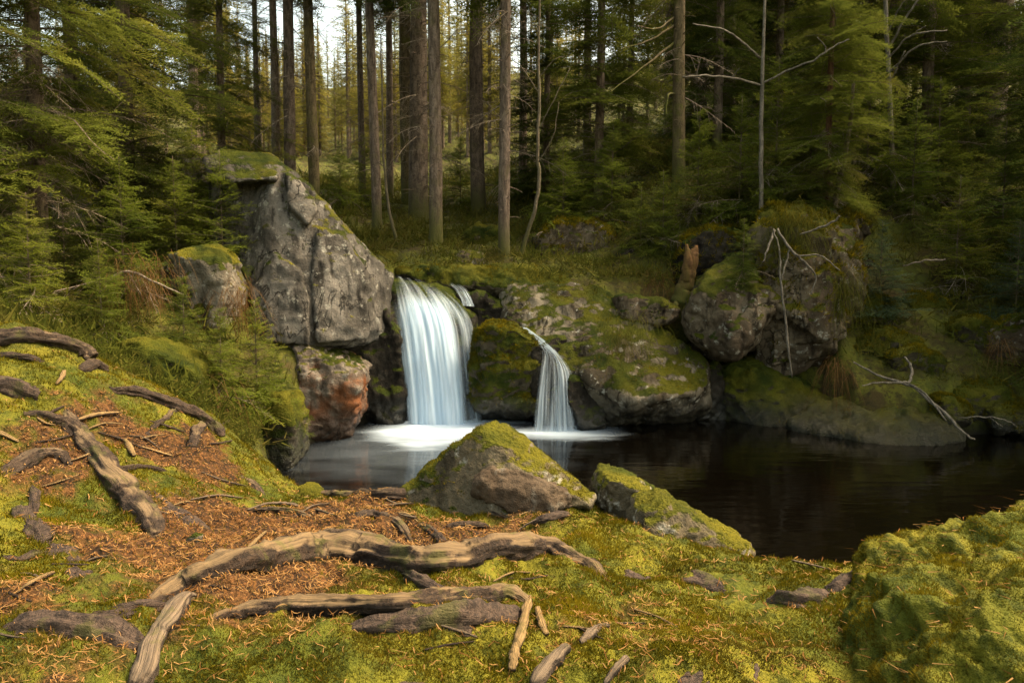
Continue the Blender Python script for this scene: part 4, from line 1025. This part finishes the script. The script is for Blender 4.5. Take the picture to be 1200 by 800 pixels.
# young spruces on the banks: photo position, distance, height scale, label
YO = [
 (150,10.4,.85,'young spruce left of the moss capped boulder, under the brown trunked spruce'),
 (212,11.8,.8,'young spruce behind the moss capped boulder on the left'),
 (262,12.0,.9,'bright young spruce between the moss capped boulder and the tall leaning boulder'),
 (232,12.6,1.0,'taller young spruce close to the left flank of the leaning boulder'),
 (258,8.9,.50,'small spruce bush over the dark ravine stone'),
 (298,9.5,.62,'green spruce bush in front of the rust stained boulder'),
 (322,9.9,.48,'low spruce bush leaning over the pool edge stone'),
 (215,9.2,.5,'low spruce bush on the slope below the moss capped boulder'),
 (120,9.0,.5,'low spruce bush behind the thick top left root'),
 (40,8.6,.6,'young spruce at the left edge behind the bank'),
 (-10,9.2,.9,'taller young spruce cut by the left edge'),
 (80,10.2,.6,'young spruce at the foot of the brown trunked spruce'),
 (660,17.0,1.0,'young spruce on the overgrown big dark boulder'),
 (715,17.2,1.05,'spreading young spruce right of the big dark boulder'),
 (750,15.6,.55,'little spruce beside the narrow upright stone'),
 (775,15.4,.7,'little bright spruce at the foot of the right bank rocks'),
 (815,15.8,1.0,'young spruce left above the angular brown boulder'),
 (862,15.6,1.1,'young spruce standing above the angular brown boulder'),
 (905,16.2,1.2,'tall young spruce behind the towering rock'),
 (942,15.4,.9,'young spruce on top of the towering rock'),
 (1010,17.0,1.3,'tall young spruce right behind the towering rock'),
 (1062,16.0,1.1,'young spruce on the far right slope, nearest the towering rock'),
 (1118,14.2,.95,'young spruce with a dark stem in the middle of the far right slope'),
 (1165,15.4,1.2,'bushy young spruce on the far right slope'),
 (1205,13.8,1.1,'young spruce at the right edge of the slope'),
 (1090,17.5,1.3,'tall young spruce in shade high on the far right slope'),
 (430,22,.9,'little spruce on the forest floor behind the main waterfall'),
 (402,20,.8,'little spruce on the forest floor behind the leaning boulder'),
 (540,24,1.0,'little spruce in the shade behind the trunk cluster'),
]
for k, (u, d, s, lb) in enumerate(YO): tree(lb, ('young', k % 3), u, d, s, name='young_spruce', cat='young spruce', sink=.05)
tree('small spruce sprout growing on the face of the angular brown boulder', ('young', 1), 868, 12.7, .42, name='young_spruce', cat='young spruce', vb=322, sink=.05)
tree('bluish fir bush in the hollow right of the towering rock', ('blue', 0), 1030, 13.6, .75, name='young_fir', cat='young fir', sink=.05)
tree('bluish fir bush at the right edge above the dark rounded boulder', ('blue', 1), 1190, 13.2, .8, name='young_fir', cat='young fir', sink=.05)
# bare saplings
limb('wavy pale sapling with bare twigs left of the big dark boulder',
     [[(608,308,15.3,8),(616,280,15.3,7),(628,240,15.2,6),(632,205,15.2,6),(630,180,15.2,5),(632,120,15.2,5),(631,60,15.2,4),(633,-20,15.2,3)],[(632,150,15.2,2),(645,125,15,1.6),(668,80,14.9,1)],[(632,110,15.2,2),(612,80,15.3,1.4),(600,70,15.4,1)],
      [(631,190,15.2,2),(648,160,15,1.5),(655,120,15,1)],[(632,90,15.2,2),(650,70,15,1.2),(662,66,15,1)]], 'bark_pale', 'sapling', 'sapling')
limb('leaning bare sapling beside the pale trunk above the falls', [[(470,305,16.6,6),(464,280,16.6,6),(456,245,16.6,5),(450,190,16.6,4),(448,120,16.6,3),(446,40,16.6,2)],[(452,200,16.6,2),(468,180,16.5,1)]], 'bark_pale', 'sapling', 'sapling')
limb('dead pale stem with bleached crooked limbs above the angular brown boulder',
     [[(893,300,14.8,8),(892,230,14.6,7),(892,165,14.6,7),(893,100,14.6,6),(895,40,14.6,5),(897,-30,14.6,4)],[(892,100,14.6,4),(860,92,14.4,3.5),(830,89,14.2,3),(800,90,14,2.5)],[(891,68,14.6,4),(870,50,14.4,3.5),(850,36,14.2,3),(812,28,14,2)],
      [(894,98,14.6,3.5),(925,82,14.3,3.2),(955,70,14,3),(975,56,13.9,2.5),(995,46,13.8,2)],[(955,70,14,2.5),(968,58,13.9,2),(958,44,13.8,1.5)],[(858,92,14.4,2),(866,80,14.3,1.3)]], 'twig_white', 'sapling', 'dead tree')
limb('crooked pale stem rising behind the towering rock', [[(976,290,15.2,8),(980,228,15,8),(988,195,15,8),(994,160,15,7),(998,130,15,6),(1000,98,15,5)]], 'bark_pale', 'sapling', 'sapling')
limb('bare bleached crown of a dead tree at the top right',
     [[(1050,330,17,9),(1048,260,17,9),(1044,150,17,8),(1040,60,17,7),(1036,-40,17,6)],[(1040,60,17,4),(1062,20,16.6,3.5),(1080,-5,16.4,3)],[(1040,70,17,3.5),(1068,42,16.5,3),(1110,36,16.3,2)],[(1042,85,17,3.5),(1075,55,16.5,3),(1110,49,16.2,2)],
      [(1040,40,17,3),(1055,8,16.6,2.5),(1068,-10,16.4,2)],[(1044,95,17,3),(1060,60,16.5,2.5)],[(1068,42,16.5,2),(1085,30,16.3,1.2)]], 'twig_white', 'dead_tree', 'dead tree')
limb('row of moss bearded bare limbs reaching left from the moss yellow trunk',
     [[(790,30,17.6,5),(760,48,17.0,3),(725,58,16.6,1.5)],[(790,50,17.6,5),(755,78,16.9,3),(712,110,16.3,1.5)],[(790,20,17.6,4),(770,34,17,3),(745,30,16.5,1.5)],[(791,110,17.6,4),(783,112,17,4),(780,135,16.9,3)]], 'bark_moss', 'dead_branch', 'branch')

# dry grass and rust coloured ferns hanging from the rocks
def tuft(label, u, v, d, n, ln, wid, mat, name='grass_tuft', cat='grass', down=-.4):
    p = P(u, v, d); b = p + RNG.normal(size=(n, 3)) * np.array([wid * 1.8, wid * 1.2, wid * 1.4])
    g = Geo(); a = RNG.uniform(math.pi, 2 * math.pi, n); l = ln * RNG.uniform(.5, 1.2, n)
    dr = np.stack([np.cos(a) * 1.0, np.sin(a) * .8, RNG.uniform(-.3, 1.0, n)], 1); sd = np.stack([-np.sin(a), np.cos(a), a * 0], 1) * .0028
    q = [(b + dr * l[:, None] * t + np.array([0, 0, down]) * (l[:, None] * t * t * 2.2), sd * w) for t, w in ((0, 1), (.4, .9), (.75, .6), (1, .15))]
    vs = np.stack([x for c, s in q for x in (c - s, c + s)], 1).reshape(-1, 3); k = np.arange(n)[:, None] * 8
    f = np.concatenate([k + np.array([[0, 1, 3, 2]]), k + np.array([[2, 3, 5, 4]]), k + np.array([[4, 5, 7, 6]])])
    me = mesh_from(name, vs - p, f, [M[mat]], None, False, {'tint': np.repeat(RNG.random(n), 8)})
    o = link(name, me, loc=tuple(p)); tag(o, label, cat); return o
for lb, *a in [
 ('rust coloured dead fern hanging beside the low wet slab', 980, 425, 12.2, 90, .6, .06, 'fern'),
 ('dead straw grass draped over the right side of the towering rock', 985, 330, 12.9, 350, .7, .11, 'herb'),
 ('dry grass beard on the top edge of the towering rock', 930, 262, 13.0, 700, .6, .15, 'herb'),
 ('dry grass growing on the top of the great lichen boulder', 735, 385, 11.95, 400, .40, .12, 'herb'),
 ('brown dead fern on the left slope above the ravine stone', 165, 320, 9.8, 240, .5, .12, 'fern'),
 ('rusty dead stems beside the moss capped boulder', 272, 340, 10.8, 160, .7, .08, 'fern'),
 ('rust brown fern between the far right mossy boulders', 1172, 400, 12.0, 70, .4, .05, 'fern'),
 ('dead fern fronds under the tall green bush on the left bank', 235, 470, 8.6, 240, .5, .12, 'fern'),
 ('brown fern at the foot of the far bank rocks beside the little spruce', 770, 330, 14.5, 200, .5, .10, 'fern'),
]: tuft(lb, *a, down=-.75)
limb('rotten orange tree stump leaning against the right bank rocks', [[(798,356,13.9,40),(803,335,13.9,30),(808,318,13.9,24),(812,300,13.9,22),(816,288,13.9,6)],[(804,330,13.85,20),(806,305,13.8,16),(805,286,13.8,4)],[(800,345,13.9,14),(790,360,13.7,10),(784,372,13.6,6)]], 'stumpwood', 'tree_stump', 'stump')

# far-off wood that reads as one mass
def far_wood():
    r = np.random.default_rng(4); g = Geo(); n = 0
    protos = []
    for k in range(5):
        q = crown_geo(1.5 + 1.2 * k, 21, 2.9, 'far', 4.4, 700 + k, sizes=(.8, 1.4, 2.2, 3.0), top=22, gap=.15)
        protos.append(q.data())
    while n < 450:
        u = r.uniform(-420, 1620); d = math.exp(r.uniform(math.log(30), math.log(95)))
        if n >= 300: u = r.uniform(270, 580) if n < 430 else r.uniform(-150, 130); d = r.uniform(54, 130)
        gap = 1.0
        if 270 < u < 760 or -150 < u < 140 or 1160 < u < 1210 or (u < 600 and r.random() < .35):
            if d < 52: continue
            gap = r.uniform(.38, .72) if u < 470 else r.uniform(.45, .85)
        p = P(u, 400, d); z = float(H(p[0], p[1])[0]); s = r.uniform(.75, 1.25) * gap
        v, f, m = protos[int(r.integers(0, 5))]
        a = r.uniform(0, 6.28); rot = np.array(Matrix.Rotation(a, 3, 'Z'))
        o0 = np.array([p[0], p[1], z - .2])
        k = m < 1.5
        g.add((v * s) @ rot.T + o0, f[k], 0); g.m[-1] = m[k]
        t, tf = tube(np.array([[0, 0, -.5], [0, 0, 8], [0, 0, 22]]) * s + o0, np.array([.2, .15, .03]) * s, 7); g.add(t, tf, 1)
        n += 1
    me = g.mesh('distant_forest', [M['needle_far_glow'], M['bark']])
    tag(link('distant_forest', me), 'far off spruce wood between the trunks, its sun glow put into the needle colour', 'forest', kind='stuff')
far_wood()
#@@LIGHT
# ------------------------------------------------------------------ sky, sun, camera
SUN_AZ, SUN_EL = math.radians(78), math.radians(56)   # azimuth from +Y towards +X
w = bpy.data.worlds.new('World'); SC.world = w; w.use_nodes = True
nt = w.node_tree; bg = nt.nodes['Background']
sky = nt.nodes.new('ShaderNodeTexSky'); sky.sky_type = 'NISHITA'; sky.sun_disc = False
sky.sun_elevation = SUN_EL; sky.sun_rotation = SUN_AZ; sky.dust_density = 4.0; sky.air_density = 1.0; sky.ozone_density = .6
tint = nt.nodes.new('ShaderNodeMixRGB'); tint.blend_type = 'MULTIPLY'; tint.inputs[0].default_value = 1; tint.inputs[2].default_value = (1, .83, .54, 1)
nt.links.new(sky.outputs[0], tint.inputs[1]); nt.links.new(tint.outputs[0], bg.inputs[0]); bg.inputs[1].default_value = 0.15
ld = bpy.data.lights.new('sun', 'SUN'); ld.energy = 1.5; ld.angle = math.radians(20); ld.color = (1, .86, .66)
sun = bpy.data.objects.new('sun', ld); C.objects.link(sun)
sd = Vector((math.sin(SUN_AZ) * math.cos(SUN_EL), math.cos(SUN_AZ) * math.cos(SUN_EL), math.sin(SUN_EL)))
sun.rotation_euler = (-sd).to_track_quat('-Z', 'Y').to_euler(); sun.location = sd * 60

cd = bpy.data.cameras.new('camera'); cam = bpy.data.objects.new('camera', cd); C.objects.link(cam)
cd.sensor_width = 36; cd.lens = 24; cd.clip_start = .05; cd.clip_end = 2000
cam.location = (0, 0, CAMZ); cam.rotation_euler = (math.pi / 2 - PITCH, 0, 0)
SC.camera = cam
vs = SC.view_settings; SC.display_settings.display_device = 'sRGB'
vs.view_transform = 'Standard'; vs.look = 'None'; vs.gamma = 1.0; vs.exposure = 2.4
SC.render.engine = 'CYCLES'
cy = SC.cycles; cy.use_denoising = True; cy.max_bounces = 8; cy.diffuse_bounces = 4; cy.glossy_bounces = 3; cy.transparent_max_bounces = 16; cy.sample_clamp_indirect = 6
